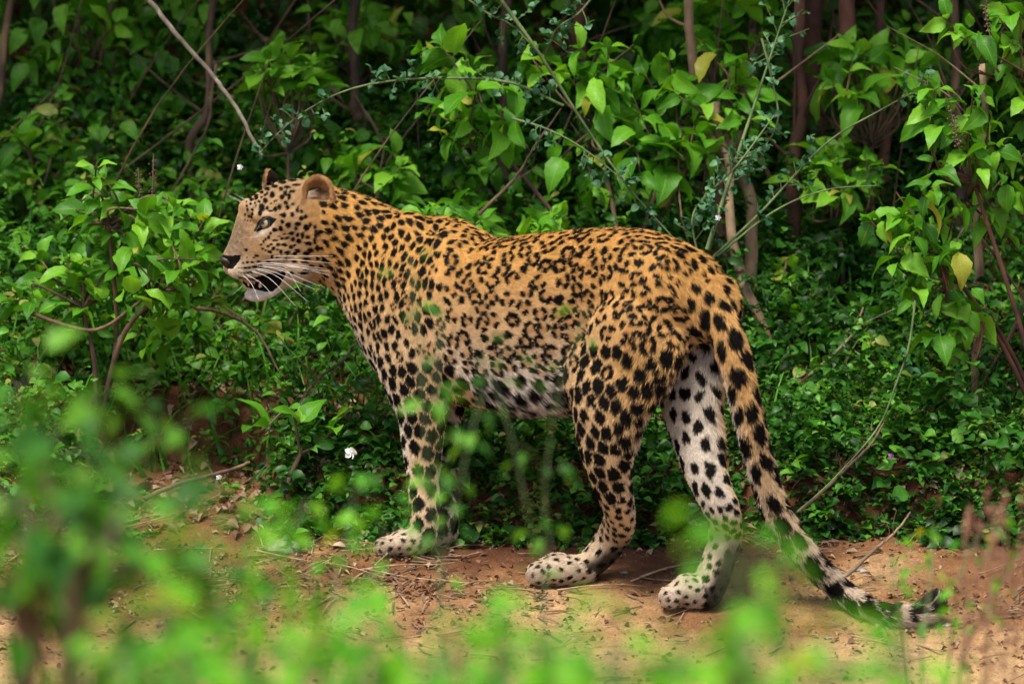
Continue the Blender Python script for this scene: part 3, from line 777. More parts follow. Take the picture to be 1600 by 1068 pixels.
# teeth and gum
tooth_m = plain_mat('tooth', (.55, .42, .22), .35); gum_m = plain_mat('gum', (.28, .11, .055), .4)
for s in (1, -1):
    mb = MB(); mb.tube(crom(np.array([HP(371, 429, s * .018), HP(378, 434, s * .021), HP(388, 436, s * .024), HP(398, 434, s * .027)]), 4), np.array([.0025] * 4 + [.004] * 5 + [.002] * 4), 8); link('gum', mb.mesh('gum'), leo, gum_m)
    for (px, py, l, hy, r0) in ((383, 434, 10, .020, .0035), (401, 446, -9, .021, .0034), (391, 436, 5, .0235, .002)):
        mb = MB(); p0 = HP(px, py, s * hy); mb.tube(np.array([p0, p0 - Z3 * l / S * .5 + HF * .001, p0 - Z3 * l / S]), np.array([r0, r0 * .75, .0004]), 8); link('tooth', mb.mesh('tooth'), leo, tooth_m)
# whiskers
wh_m = plain_mat('whisker_hair', (.9, .88, .84), .35)
WH = [((385, 413), (430, 411), (505, 419)), ((392, 410), (440, 405), (520, 411)), ((398, 403), (440, 400), (520, 400)), ((390, 415), (432, 420), (500, 447)), ((382, 418), (425, 424), (492, 452)),
      ((396, 417), (445, 421), (470, 455)), ((380, 421), (420, 434), (462, 478)), ((376, 424), (405, 440), (423, 457)), ((388, 419), (430, 430), (480, 470)), ((400, 412), (450, 414), (515, 430)), ((372, 424), (392, 442), (405, 470)), ((394, 414), (440, 415), (516, 424))]
for s in (1, -1):
    mb = MB()
    for k, (a, b_, c) in enumerate(WH):
        h0 = .026 if a[0] < 385 else .034
        if s == 1: pts = [HP(*a, .018), HP(b_[0], b_[1], .075), HP(c[0], c[1], .085)]
        else: pts = [HP(*a, -.018), HP(b_[0] + 6, b_[1] + 4, -.06), HP(c[0] - 15, c[1] + 8, -.12)]
        if s == 1:   # end positions follow the photograph at their own distance from the head
            pts = [P(a[0], a[1], -.215 + .030), P(b_[0], b_[1], -.215 + .08), P(c[0], c[1], -.215 + .105)]
        mb.tube(crom(np.array(pts), 6), np.linspace(.00050, .00016, 13), 4)
    for k, (a, c) in enumerate((((390, 318), (344, 296)), ((386, 322), (350, 282)), ((388, 325), (340, 305)))):
        p0 = HP(a[0] + 8, a[1], s * .03)
        pts = np.array([p0, p0 + HF * .018 + Z3 * .014 + HL * s * .006, p0 + HF * .034 + Z3 * .022 + HL * s * .008 * k]); mb.tube(crom(pts, 4), np.linspace(.0004, .00015, 9), 4)
    link('whiskers', mb.mesh('whiskers'), leo, wh_m)['kind'] = 'stuff'
# pale wisps inside the ears
for ec, ef, s in ((NEAR_EAR, EF_N, 1), (FAR_EAR, EF_F, -1)):
    ef = ef / np.linalg.norm(ef); fr = HF - (HF @ ef) * ef; fr /= np.linalg.norm(fr); mb = MB()
    for k in range(90):
        a = random.random(); p0 = ec + fr * (.024 - .006 * a) + Z3 * (-.020 + .026 * a) - ef * random.uniform(.002, .008)
        q = p0 - fr * random.uniform(.008, .022) + Z3 * random.uniform(-.004, .008) + ef * random.uniform(-.004, .003)
        mb.tube(crom(np.array([p0, (p0 + q) / 2 + ef * .003, q]), 2), np.linspace(.00038, .0001, 5), 3)
    link('ear_tuft', mb.mesh('ear_tuft'), leo, plain_mat('ear_tuft_hair', (.50, .38, .27), .6))['kind'] = 'stuff'
# ------------------------------------------------------------------ the ground
def axis_lines(dense0, dense1, step, lo, hi, grow=1.18):
    a = list(np.arange(dense0, dense1, step)); s = step
    while a[-1] < hi: s *= grow; a.append(a[-1] + s)
    s = step; b = [a[0]]
    while b[-1] > lo: s *= grow; b.append(b[-1] - s)
    return np.array(b[::-1][:-1] + a)
xs = axis_lines(-1.5, 1.5, .011, -60, 60); ys = axis_lines(-1.3, 1.1, .011, -40, 60)
X, Y = np.meshgrid(xs, ys); Zg = ground_z(X, Y)
nx, ny = len(xs), len(ys); idx = np.arange(nx * ny).reshape(ny, nx)
GF = np.stack([idx[:-1, :-1], idx[:-1, 1:], idx[1:, 1:], idx[1:, :-1]], -1).reshape(-1, 4)
m, N, L, b = new_mat('soil')
tc = N.new('ShaderNodeTexCoord')
def noise(sc, det=5, rough=.6, dist=0):
    n = N.new('ShaderNodeTexNoise'); n.inputs['Scale'].default_value = sc; n.inputs['Detail'].default_value = det; n.inputs['Roughness'].default_value = rough; n.inputs['Distortion'].default_value = dist
    L.new(tc.outputs['Object'], n.inputs['Vector']); return n
n1, n2, n3 = noise(2.2, 4, .6, .5), noise(24, 6, .7), noise(260, 3, .6)
r1 = ramp(N, [(.34, (.105, .042, .020)), (.5, (.215, .105, .045)), (.68, (.42, .265, .13))])
sx = N.new('ShaderNodeSeparateXYZ'); L.new(tc.outputs['Object'], sx.inputs[0])
mr = N.new('ShaderNodeMapRange'); mr.inputs[1].default_value = -.75; mr.inputs[2].default_value = .15; mr.inputs[3].default_value = .30; mr.inputs[4].default_value = -.16; L.new(sx.outputs[1], mr.inputs[0])
ad = N.new('ShaderNodeMath'); ad.operation = 'ADD'; L.new(n1.outputs[0], ad.inputs[0]); L.new(mr.outputs[0], ad.inputs[1]); L.new(ad.outputs[0], r1.inputs[0])
r2 = ramp(N, [(.3, (.55, .52, .5)), (.5, (1, 1, 1)), (.7, (1.25, 1.2, 1.1))]); L.new(n2.outputs[0], r2.inputs[0])
r3 = ramp(N, [(.35, (.7, .68, .66)), (.6, (1.15, 1.15, 1.15))]); L.new(n3.outputs[0], r3.inputs[0])
def mul(a, c):
    k = N.new('ShaderNodeMix'); k.data_type = 'RGBA'; k.blend_type = 'MULTIPLY'; k.inputs[0].default_value = 1; L.new(a, k.inputs[6]); L.new(c, k.inputs[7]); return k.outputs[2]
L.new(mul(mul(r1.outputs[0], r2.outputs[0]), r3.outputs[0]), b.inputs['Base Color']); b.inputs['Roughness'].default_value = .95; b.inputs['Specular IOR Level'].default_value = .15
bp = N.new('ShaderNodeBump'); bp.inputs['Strength'].default_value = 1; bp.inputs['Distance'].default_value = .012; L.new(n2.outputs[0], bp.inputs['Height'])
bp2 = N.new('ShaderNodeBump'); bp2.inputs['Strength'].default_value = 1; bp2.inputs['Distance'].default_value = .003; L.new(n3.outputs[0], bp2.inputs['Height']); L.new(bp.outputs[0], bp2.inputs['Normal']); L.new(bp2.outputs[0], b.inputs['Normal'])
tag(link('ground', np_mesh('ground', np.stack([X.ravel(), Y.ravel(), Zg.ravel()], 1), GF), None, m), kind='structure')

# ------------------------------------------------------------------ leaves
def leaf_template(nl=6, nw=2, kind='ovate', fold=.25, droop=.5, wave=.0, tw=0., serr=.0):
    """leaf of length 1 along +Y, stalk at origin, face up +Z; returns V,F,uv"""
    V, U = [], []
    for i in range(nl + 1):
        t = i / nl
        if kind == 'ovate': w = .295 * math.sin(math.pi * min(1, t ** .70)) ** .9 * (1.0 - .30 * t) + .002
        elif kind == 'round': w = .42 * math.sin(math.pi * t ** .9) ** .6 + .002
        elif kind == 'lance': w = .20 * math.sin(math.pi * t ** .8) ** .9 + .002
        elif kind == 'blade': w = .03 * (1 - t) + .002
        a = droop * t * t * .9; y = t * (1 - .18 * droop * t * t); z = -a * .55 + .12 * math.sin(math.pi * t) * (1 - droop)
        if 0 < t < 1: w *= 1 + serr * (1 if i % 2 else -1)
        for k in range(-nw, nw + 1):
            s = k / nw
            V.append((s * w, y, z + abs(s) * w * fold * (1 - .3 * t) + wave * math.sin(t * 9 + s * 2) * abs(s) * .05 + tw * s * w * t)); U.append((s, t))
    c = 2 * nw + 1; F = []
    for i in range(nl):
        for k in range(2 * nw): F.append((i * c + k, i * c + k + 1, (i + 1) * c + k + 1, (i + 1) * c + k))
    return np.array(V), np.array(F), np.array(U)
BIG = [leaf_template(9, 2, 'ovate', .35, d, w, tw, .05) for d, w, tw in ((.3, .7, .1), (.6, 1.0, -.2), (.9, .7, .25), (.15, 1.1, 0), (1.15, .8, -.2))]
BIG += [leaf_template(9, 2, 'lance', .4, .6, 1.0, .3, .05)]
MID = [leaf_template(5, 1, 'ovate', .4, d, 0, tw) for d, tw in ((.25, .1), (.6, -.2), (.9, .2))]
RND = [leaf_template(4, 1, 'round', .35, d, 0, tw) for d, tw in ((.2, .1), (.5, -.2))]
LAN = [leaf_template(5, 1, 'lance', .35, d, 0, .1) for d in (.3, .8)]

def frames(D, roll, n=None):
    """rows of 3x3: local X,Y,Z axes for leaves pointing along D, face as near up as it can be, rolled"""
    D = D / np.linalg.norm(D, axis=1)[:, None]
    upv = np.tile([0.02, -.05, 1.], (len(D), 1)); Xa = np.cross(D, upv); Xa /= np.linalg.norm(Xa, axis=1)[:, None] + 1e-9
    Za = np.cross(Xa, D); c, s = np.cos(roll)[:, None], np.sin(roll)[:, None]
    return Xa * c + Za * s, D, Za * c - Xa * s

def leaf_cloud(name, tmpl, pos, D, roll, size, tint, parent=None, mat=None, **k):
    """many leaves in one mesh"""
    pos = np.asarray(pos); Xa, Ya, Za = frames(D, roll); Vs, Fs, Us, Ts = [], [], [], []; n0 = 0
    pick = RNG.integers(0, len(tmpl), len(pos))
    for q, (V, F, U) in enumerate(tmpl):
        s = np.where(pick == q)[0]
        if not len(s): continue
        W3 = pos[s, None, :] + size[s, None, None] * (V[None, :, 0:1] * Xa[s, None] + V[None, :, 1:2] * Ya[s, None] + V[None, :, 2:3] * Za[s, None])
        Vs.append(W3.reshape(-1, 3)); Fs.append((F[None] + (np.arange(len(s)) * len(V))[:, None, None] + n0).reshape(-1, 4)); n0 += len(s) * len(V)
        Us.append(np.tile(U, (len(s), 1))); Ts.append(np.repeat(tint[s], len(V)))
    me = np_mesh(name, np.concatenate(Vs), np.concatenate(Fs), True, np.concatenate(Us), {'tint': np.concatenate(Ts)})
    return tag(link(name, me, parent, mat), **k)

# the greens
G_BRIGHT = leaf_mat('leaf_bright_green', (.036, .155, .008), (.085, .29, .014), (.19, .45, .030), True, .4, .35, True, (.34, .34, .04))
G_TEAL = leaf_mat('leaf_blue_green', (.022, .085, .035), (.045, .14, .06), (.09, .22, .09), True, .42, .2, False)
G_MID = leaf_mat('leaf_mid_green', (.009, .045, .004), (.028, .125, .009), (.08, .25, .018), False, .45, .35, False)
G_SHADE = leaf_mat('leaf_shade_green', (.007, .028, .004), (.018, .06, .008), (.05, .13, .016), False, .5, .3, False)  # very dark albedo: the thicket's deep shade is partly painted into this green
G_COVER = leaf_mat('leaf_ground_cover', (.009, .040, .005), (.030, .135, .012), (.105, .30, .028), False, .42, .28, False, (.22, .26, .05))
G_FRONT = leaf_mat('leaf_near_green', (.03, .17, .008), (.085, .34, .014), (.19, .52, .025), True, .5, .45, False, (.38, .40, .03))
G_LIT = leaf_mat('leaf_light_green', (.022, .10, .006), (.060, .22, .011), (.14, .36, .024), False, .42, .35, True)
B_BROWN = bark_mat('stem_bark', (.055, .032, .02), (.16, .095, .055))
B_RED = bark_mat('reddish_trunk_bark', (.045, .016, .010), (.14, .055, .032), .85, 30)
B_GREY = bark_mat('grey_branch_bark', (.06, .05, .04), (.22, .185, .145), .85, 60)
B_TAN = bark_mat('pale_trunk_bark', (.14, .09, .05), (.32, .22, .13), .85, 30)
B_GREEN = bark_mat('green_twig_bark', (.06, .11, .03), (.15, .20, .07), .7, 60)
STRAW = bark_mat('dry_straw', (.20, .12, .06), (.46, .33, .19), .8, 50)

LEAF_ME = {}
def leaf_meshes(key, tmpls, mat):
    if key not in LEAF_ME:
        r = []
        for V, F, U in tmpls:
            me = np_mesh('leaf', V, F, True, U); me.materials.append(mat); r.append(me)
        LEAF_ME[key] = r
    return LEAF_ME[key]

def add_leaf(root, meshes, pos, D, roll, size):
    me = random.choice(meshes); o = bpy.data.objects.new('leaf', me); COL.objects.link(o); o.parent = root
    D = np.asarray(D, float)[None]; Xa, Ya, Za = frames(D, np.array([roll]))
    o.matrix_local = Matrix.Translation(Vector(pos) - Vector(root.location)) @ Matrix(((Xa[0][0], Ya[0][0], Za[0][0]), (Xa[0][1], Ya[0][1], Za[0][1]), (Xa[0][2], Ya[0][2], Za[0][2]))).to_4x4() @ Matrix.Diagonal((size * random.uniform(.85, 1.15), size, size, 1))
    return o

def unit(v): v = np.asarray(v, float); return v / (np.linalg.norm(v) + 1e-12)

def shrub(name, label, cat, base, tips, leaf=.05, meshes=None, bark=None, nodes=3, spread=.9, group=None, stem_r=.0042, trunk=None, hang=.0, gap=.022, tip_len=.12, lim=300, taperl=.55):
    """tips: world points. Each ends in a leafy shoot of opposite leaf pairs; stems run back to the base"""
    base = np.asarray(base, float); root = empty(name, base, label=label, cat=cat, group=group)
    mb = MB(); n = 0
    hubs = trunk or [base * .35 + np.mean(tips, 0) * .65]
    for h in hubs:
        q = (base + h) / 2 + RNG.normal(0, .02, 3); mb.tube(crom(np.array([base - [0, 0, .03], q, h]), 5), np.linspace(stem_r * 1.6, stem_r, 11), 6)
    for tp in tips:
        tp = np.asarray(tp, float); h = min(hubs, key=lambda k: np.linalg.norm(np.asarray(k) - tp))
        mid = (tp + h) / 2 + RNG.normal(0, .025, 3) + np.array([0, 0, .02 - hang * .08])
        path = crom(np.array([h, mid, tp]), 6); mb.tube(path, np.linspace(stem_r * .8, .0016, len(path)), 5)
        ax = unit(tp - mid + np.array([0, 0, .06 - hang * .2])); a0 = random.random() * 6.28
        s1 = unit(np.cross(ax, [.3, 1, .1])); s2 = np.cross(ax, s1)
        for k in range(nodes):
            pos = tp - ax * gap * k * 1.1
            sz = leaf * (taperl + (1 - taperl) * min(1, (k + .6) / 1.6)) * random.choice((.55, .8, 1, 1.1, 1.25)) * random.uniform(.9, 1.1)
            for w in (0, math.pi):
                if n >= lim: break
                a = a0 + k * math.pi / 2 + w + random.uniform(-.35, .35)
                out = s1 * math.cos(a) + s2 * math.sin(a)
                D = out * spread + ax * (.75 - .25 * k) + np.array([0, 0, .02 - hang * random.uniform(0, 1.1)]) + RNG.normal(0, .22, 3)
                add_leaf(root, meshes, pos + out * .004, unit(D), random.gauss(0, .55), sz); n += 1
        if n < lim: add_leaf(root, meshes, tp, unit(ax + RNG.normal(0, .3, 3)), random.uniform(-1, 1), leaf * taperl * .8); n += 1
    link('stem', mb.mesh('stem'), root, bark)
    return root

def PP(px, py, d, j=.0): return P(px, py, d + random.uniform(-j, j))
def base_at(px, d):
    """ground point under a picture column at a distance"""
    p = P(px, 600, d); return np.array([p[0], p[1], float(ground_z(p[0], p[1]))])
BRIGHT = leaf_meshes('bright', BIG, G_BRIGHT); TEAL = leaf_meshes('teal', RND + MID[:1], G_TEAL)

# shrub beside the leopard's face
tips = [(150, 262, -.42), (205, 318, -.45), (245, 330, -.42), (285, 322, -.40), (318, 345, -.38), (225, 385, -.42), (165, 392, -.5), (105, 405, -.45), (270, 385, -.36), (312, 405, -.34), (140, 430, -.5),
        (50, 455, -.45), (12, 470, -.5), (240, 440, -.4), (190, 440, -.5), (95, 345, -.55), (255, 490, -.45), (180, 490, -.5), (300, 450, -.4), (120, 320, -.55), (60, 400, -.6), (215, 520, -.5), (130, 510, -.5)]
shrub('leafy_shrub', 'bright green shrub of broad drooping leaves in front of the leopard\'s face', 'shrub', base_at(150, -.5), [PP(*t, .04) for t in tips + [(a + 14, b + 18, c - .05) for a, b, c in tips[:16]]], .062, BRIGHT, B_BROWN, 4, trunk=[P(235, 470, -.42), P(130, 480, -.48), P(170, 350, -.45)])
# shrub behind the shoulders and back
tips = [(690, 72, -.75), (720, 66, -.8), (660, 80, -.8), (745, 128, -.7), (700, 135, -.75), (790, 150, -.8), (735, 195, -.7), (700, 215, -.75), (765, 215, -.8), (670, 175, -.8),
        (905, 78, -.8), (950, 75, -.85), (880, 110, -.85), (925, 130, -.8), (970, 125, -.8), (1010, 120, -.85), (1045, 95, -.9), (1000, 180, -.8), (950, 185, -.8), (1060, 150, -.85), (1095, 75, -.9), (1150, 105, -.9),
        (1180, 140, -.9), (1085, 195, -.85), (1040, 225, -.8), (1110, 240, -.85), (880, 270, -.75), (930, 290, -.8), (1000, 270, -.8), (1050, 285, -.8), (1175, 200, -.9), (1140, 170, -.9), (830, 90, -.85), (990, 70, -.9),
        (960, 245, -.82), (1010, 320, -.8), (890, 190, -.85), (1120, 290, -.8), (1065, 340, -.7)]
shrub('leafy_shrub', 'tall shrub of large drooping leaves rising behind the leopard\'s back', 'shrub', base_at(950, -.85), [PP(*t, .06) for t in tips], .076, BRIGHT, B_BROWN, 4, hang=.5, gap=.028,
      trunk=[P(780, 230, -.8), P(930, 200, -.85), P(1060, 200, -.88), P(1130, 150, -.92)])
# shrub on the right
tips = [(1480, 30, -.35), (1560, 25, -.4), (1495, 55, -.3), (1585, 70, -.4), (1460, 140, -.32), (1520, 150, -.35), (1580, 135, -.4), (1480, 180, -.3), (1545, 190, -.35), (1595, 190, -.4), (1445, 165, -.3), (1510, 225, -.3),
        (1570, 240, -.38), (1535, 265, -.35), (1455, 300, -.28), (1495, 320, -.3), (1440, 330, -.28), (1400, 345, -.25), (1475, 350, -.28), (1360, 345, -.3), (1420, 380, -.25), (1465, 395, -.26), (1400, 415, -.24), (1440, 430, -.25),
        (1485, 420, -.3), (1425, 470, -.24), (1465, 480, -.28), (1500, 505, -.3), (1450, 530, -.3), (1500, 545, -.32), (1540, 330, -.4), (1590, 300, -.4), (1575, 370, -.42), (1550, 60, -.4), (1400, 300, -.35), (1530, 110, -.4), (1595, 25, -.4)]
shrub('leafy_shrub', 'bright green shrub arching in from the right edge with yellowing leaf tips', 'shrub', base_at(1640, -.45), [PP(*t, .05) for t in tips], .062, BRIGHT, B_RED, 4, hang=.7,
      trunk=[P(1600, 120, -.45), P(1520, 280, -.36), P(1470, 400, -.3), P(1540, 480, -.36)])
# smaller bushes further in
def bush(label, cx, cy, rx, ry, d, n, leaf, base_px=None, hang=.3, mesh=BRIGHT, bark=B_BROWN, nodes=2, grp='bushes in the undergrowth', name='bush'):
    tips = []; d = d * (.68 if d < -1.4 else 1)
    for _ in range(n):
        a = random.random() * 6.28; r = math.sqrt(random.random()); tips.append(PP(cx + rx * r * math.cos(a), cy + ry * r * math.sin(a), d, .12))
    shrub(name, label, 'bush', base_at(base_px or cx, d), tips, leaf, mesh, bark, nodes, hang=hang, group=grp, stem_r=.004)
bush('small bright bush behind and above the leopard\'s head', 445, 130, 62, 42, -1.7, 22, .075)
bush('yellow-green bush between the dark red trunks on the upper right', 1362, 110, 80, 55, -1.6, 26, .085, hang=.7)
bush('low pale green bush left of the hanging right-hand shrub', 1310, 270, 70, 40, -1.5, 22, .075)
bush('small bush just above the leopard\'s nape', 590, 262, 45, 32, -1.6, 10, .075)
bush('leafy bush rising just over the shoulder hump', 715, 345, 60, 26, -.75, 14, .07, nodes=3)
bush('round-leaved bush peeping over the middle of the back', 858, 350, 40, 18, -.6, 6, .08)
bush('leafy bush in the dark top left of the thicket', 150, 60, 90, 60, -2.6, 26, .075)
bush('dull green bush at the left edge above the shrub by the face', 60, 260, 70, 60, -2.0, 22, .07)
bush('dark bush in the thicket above the leopard\'s neck', 560, 60, 70, 50, -2.6, 20, .075)
bush('bush with few large leaves at the top of the picture over the rump', 1130, 30, 90, 40, -1.9, 24, .09)
bush('bush to the right of the tail in mid height', 1240, 470, 60, 70, -1.0, 20, .06)
shrub('leafy_shrub', 'low plant with a few large flat pale leaves left of the front leg', 'plant', base_at(470, -.2), [P(415, 668, -.22), P(470, 660, -.2), P(520, 672, -.22)], .095, BRIGHT, B_BROWN, 1, hang=0)
bush('leafy bush above the belly line at the far right edge', 1560, 620, 60, 60, -.8, 20, .06)
bush('spreading bush between tail and right-hand shrub at ground height', 1330, 610, 90, 50, -.9, 24, .045)
bush('bush low at the left edge under the shrub by the face', 70, 560, 80, 45, -.8, 22, .042)
bush('bush in the shade below the leopard\'s chin', 430, 560, 70, 50, -.9, 22, .045)

# sprawling twigs set with tiny blue-green leaves
def twig(label, pts, r0, dens, leaf=.017, cl=3, bark=B_GREEN, side=()):
    pts = np.array([P(*p) for p in pts]); path = crom(pts, 10); root = empty('arching_twig', path[0], label=label, cat='twig', group='sprawling twigs with tiny leaves')
    mb = MB(); mb.tube(path, np.linspace(r0, .0012, len(path)), 6); cnt = 0
    seg = np.linalg.norm(np.diff(path, axis=0), axis=1); cum = np.concatenate([[0], np.cumsum(seg)])
    t = 0.03
    while t < cum[-1] and cnt < 290:
        i = min(len(seg) - 1, int(np.searchsorted(cum, t)) - 1); i = max(0, i); p = path[i] + (path[i + 1] - path[i]) * (t - cum[i]) / seg[i]
        ax = unit(path[i + 1] - path[i]); f = (vnoise(t * 1.0, r0 * 1000, 9, 3) + 1) / 2
        if f > dens[0]:
            o = unit(np.cross(ax, RNG.normal(0, 1, 3)) + np.array([0, 0, .35])); L_ = random.uniform(.008, .045) * dens[1]
            q = p + o * L_ + ax * L_ * .5
            mb.tube(np.array([p, (p + q) / 2 + [0, 0, .002], q]), np.array([.0011, .0009, .0006]), 4)
            for k in range(cl + int(L_ * 60)):
                u = random.uniform(.25, 1); add_leaf(root, TEAL, p + (q - p) * u, unit(RNG.normal(0, .8, 3) + o * .8 + np.array([0, -.2, .1])), random.uniform(-1, 1), leaf * random.uniform(.65, 1.25)); cnt += 1
        t += .011
    link('stem', mb.mesh('stem'), root, bark)
twig('thin twig of tiny leaves arching over the leopard\'s head', [(880, 165, -.55), (800, 130, -.52), (700, 122, -.5), (610, 127, -.48), (540, 142, -.45), (480, 172, -.42), (435, 208, -.4), (400, 246, -.38)], .0032, (.30, .8))
twig('long straight green stem slanting down from the top centre to the back', [(768, -20, -.45), (840, 80, -.47), (910, 190, -.5), (980, 290, -.5), (1055, 375, -.5)], .0048, (.72, .9))
twig('pale stem leaning up behind the rump with tiny leaf tufts', [(1105, 390, -.55), (1150, 250, -.57), (1190, 130, -.6), (1240, -20, -.6)], .0052, (.35, 1.5))
twig('thin stem rising right from behind the rump to the hanging shrub', [(1105, 410, -.5), (1190, 330, -.5), (1290, 225, -.5), (1380, 170, -.48), (1450, 132, -.45)], .0030, (.55, .9))
twig('lower thin stem curving right from behind the tail root', [(1120, 400, -.5), (1210, 330, -.5), (1290, 297, -.5), (1370, 290, -.5)], .0026, (.60, .8))
twig('bushy twig of tiny leaves over the middle of the back', [(800, 185, -.5), (850, 200, -.48), (900, 225, -.48), (950, 262, -.48), (990, 300, -.5)], .0028, (.22, 1.3))
twig('twig dense with tiny leaves right of the large drooping leaves', [(1190, 60, -.5), (1205, 120, -.5), (1215, 190, -.5), (1180, 240, -.5), (1120, 250, -.5)], .0028, (.2, 1.5))
twig('upright twig of tiny leaves above the rump', [(1090, 400, -.45), (1085, 330, -.45), (1150, 260, -.45), (1210, 180, -.47)], .0026, (.3, 1.3))
twig('hanging twig with small leaves at the top centre', [(720, -10, -.5), (760, 20, -.5), (800, 40, -.5), (830, 70, -.5)], .0026, (.2, 1.4))
twig('leafy twig dropping from the top edge beside the large leaves', [(930, -10, -.5), (905, 20, -.5), (870, 45, -.5), (855, 75, -.5)], .0024, (.2, 1.2))
twig('slender twig with sparse bright leaves hanging right of the tail', [(1430, 470, -.2), (1420, 540, -.2), (1400, 600, -.18), (1370, 670, -.16), (1300, 750, -.1), (1245, 800, -.05)], .0026, (.6, 1.0), .02)

# bare branches, saplings and trunks
def stick(name, label, cat, pts, r0, r1, mat, group=None, forks=()):
    path = crom(np.array([P(*p) for p in pts]), 8); path += RNG.normal(0, min(r0 * .12, .0007), path.shape); path += .012 * np.stack([vnoise(path[:, 2], path[:, 1], 14, 7), 0 * path[:, 1], 0 * path[:, 2]], 1)
    root = empty(name, path[0], label=label, cat=cat, group=group); mb = MB(); mb.tube(path, np.linspace(r0, r1, len(path)), 8)
    for k, ln_, dv in forks:
        p = path[int(k * (len(path) - 1))]; q = p + np.array(dv, float) * ln_; mb.tube(crom(np.array([p, (p + q) / 2 + RNG.normal(0, .01, 3), q]), 4), np.linspace(r1 * .5, .0008, 9), 5)
    link('branch' if cat != 'tree' else 'trunk', mb.mesh('branch'), root, mat); return root
stick('dead_branch', 'bare grey branch slanting down from the top left to the leopard\'s ear', 'branch', [(215, -20, -.5), (290, 65, -.5), (340, 130, -.48), (380, 190, -.46), (408, 245, -.44)], .0052, .0036, B_GREY)
stick('leaning_sapling', 'thick pale stem leaning behind the leopard\'s tail', 'tree', [(1120, 160, -.85), (1138, 290, -.82), (1160, 420, -.78), (1185, 500, -.76), (1205, 590, -.74), (1215, 640, -.72)], .009, .013, B_TAN)
tg = 'slim trunks in the thicket'
def ground_trunk(label, px0, px1, d, r, mat, top=-500, bend=20):
    d *= .62 if d < -1 else 1; r *= 1.15
    b = base_at(px1, d); bx, by = project(b); pts = [(bx, by + 8, d), (px1 + random.uniform(-bend, bend), by * .6, d), (px0 + random.uniform(-bend, bend), 100, d), (px0, top, d)]
    stick('slim_tree', label, 'tree', pts, r, r * .6, mat, tg, [(random.uniform(.4, .9), random.uniform(.15, .4), (random.uniform(-1, 1), random.uniform(-.3, .3), random.uniform(.2, 1))) for _ in range(3)])
ground_trunk('dark red trunk beside the yellow-green bush, upper right', 1312, 1300, -1.9, .022, B_RED)
ground_trunk('slim red trunk just right of the pale slanting stem', 1235, 1225, -1.8, .015, B_RED)
ground_trunk('thick brown trunk behind the small yellow-green bush', 1275, 1262, -2.3, .026, B_RED)
ground_trunk('narrow trunk under the hanging right-hand shrub', 1390, 1372, -2.2, .012, B_RED)
ground_trunk('pale brown trunk above the rump behind big leaves', 1098, 1160, -1.5, .013, B_TAN)
ground_trunk('forked brown trunk in the top centre right', 1160, 1130, -2.0, .014, B_BROWN)
ground_trunk('dark trunk deep in the shade over the neck', 570, 560, -2.6, .014, B_BROWN)
ground_trunk('thin dark trunk in the shade left of the grey branch', 180, 170, -2.9, .018, B_BROWN)
ground_trunk('gnarled brown trunk at the left edge', 40, 15, -2.4, .010, B_BROWN, bend=60)
ground_trunk('thin upright stem right of the tail', 1530, 1530, -.5, .007, B_TAN, top=470, bend=8)
ground_trunk('leaning thin trunk in the shade above the head', 320, 300, -2.4, .010, B_BROWN)
ground_trunk('thin dark trunk behind the shoulder hump', 800, 780, -2.4, .012, B_BROWN)
ground_trunk('dark trunk in the middle of the thicket over the back', 905, 930, -2.6, .020, B_RED)
ground_trunk('slim trunk in the right-hand shade', 1480, 1500, -2.0, .012, B_BROWN)
bg_ = 'bare twigs in the undergrowth'
for lab, pts in (('brown twig rising from the leopard\'s back under the big leaves', [(750, 335, -.6), (790, 290, -.6), (830, 240, -.6), (870, 170, -.6)]),
                 ('bent twig left of the big leaves above the back', [(560, 150, -1.2), (590, 210, -1.2), (598, 235, -1.2), (580, 300, -1.2)]),
                 ('arched brown twig below the leopard\'s chin', [(300, 480, -.6), (350, 490, -.55), (400, 520, -.55), (440, 580, -.5)]),
                 ('pale broken twig leaning left of the front leg', [(465, 640, -.3), (500, 595, -.35), (540, 560, -.4), (560, 530, -.45)]),
                 ('long brown twig under the shrub by the face', [(50, 490, -.4), (150, 515, -.4), (250, 455, -.4), (330, 470, -.4), (385, 500, -.4)]),
                 ('dark twig behind the hanging right-hand shrub', [(1480, 300, -.5), (1540, 380, -.5), (1580, 440, -.5), (1610, 480, -.5)]),
                 ('pale crooked twig at the far right', [(1600, 480, -.5), (1570, 540, -.5), (1545, 590, -.5), (1530, 640, -.5)]),
                 ('thin brown twig beside the grey branch in the shade', [(340, 100, -1.2), (330, 180, -1.2), (300, 240, -1.2), (265, 300, -1.2)]),
                 ('reddish twig below the hanging shrub', [(1490, 430, -.5), (1500, 500, -.5), (1530, 560, -.5), (1560, 610, -.5)]),
                 ('leaning twig in the undergrowth right of the tail', [(1250, 600, -.6), (1290, 560, -.6), (1330, 520, -.6), (1345, 480, -.6)]),
                 ('thin pale twig on the bank right of the tail', [(1240, 800, -.1), (1300, 745, -.15), (1350, 700, -.2), (1372, 660, -.25)]),
                 ('slanting pale straw behind the tail end', [(1320, 900, .1), (1360, 860, .05), (1390, 830, 0), (1420, 800, -.05)])):
    stick('bare_twig', lab, 'twig', pts, .0042, .0018, random.choice((B_BROWN, B_TAN, B_BROWN)), bg_, [(random.uniform(.3, .8), random.uniform(.03, .09), (random.uniform(-1, 1), -.2, random.uniform(.1, 1))) for _ in range(3)])

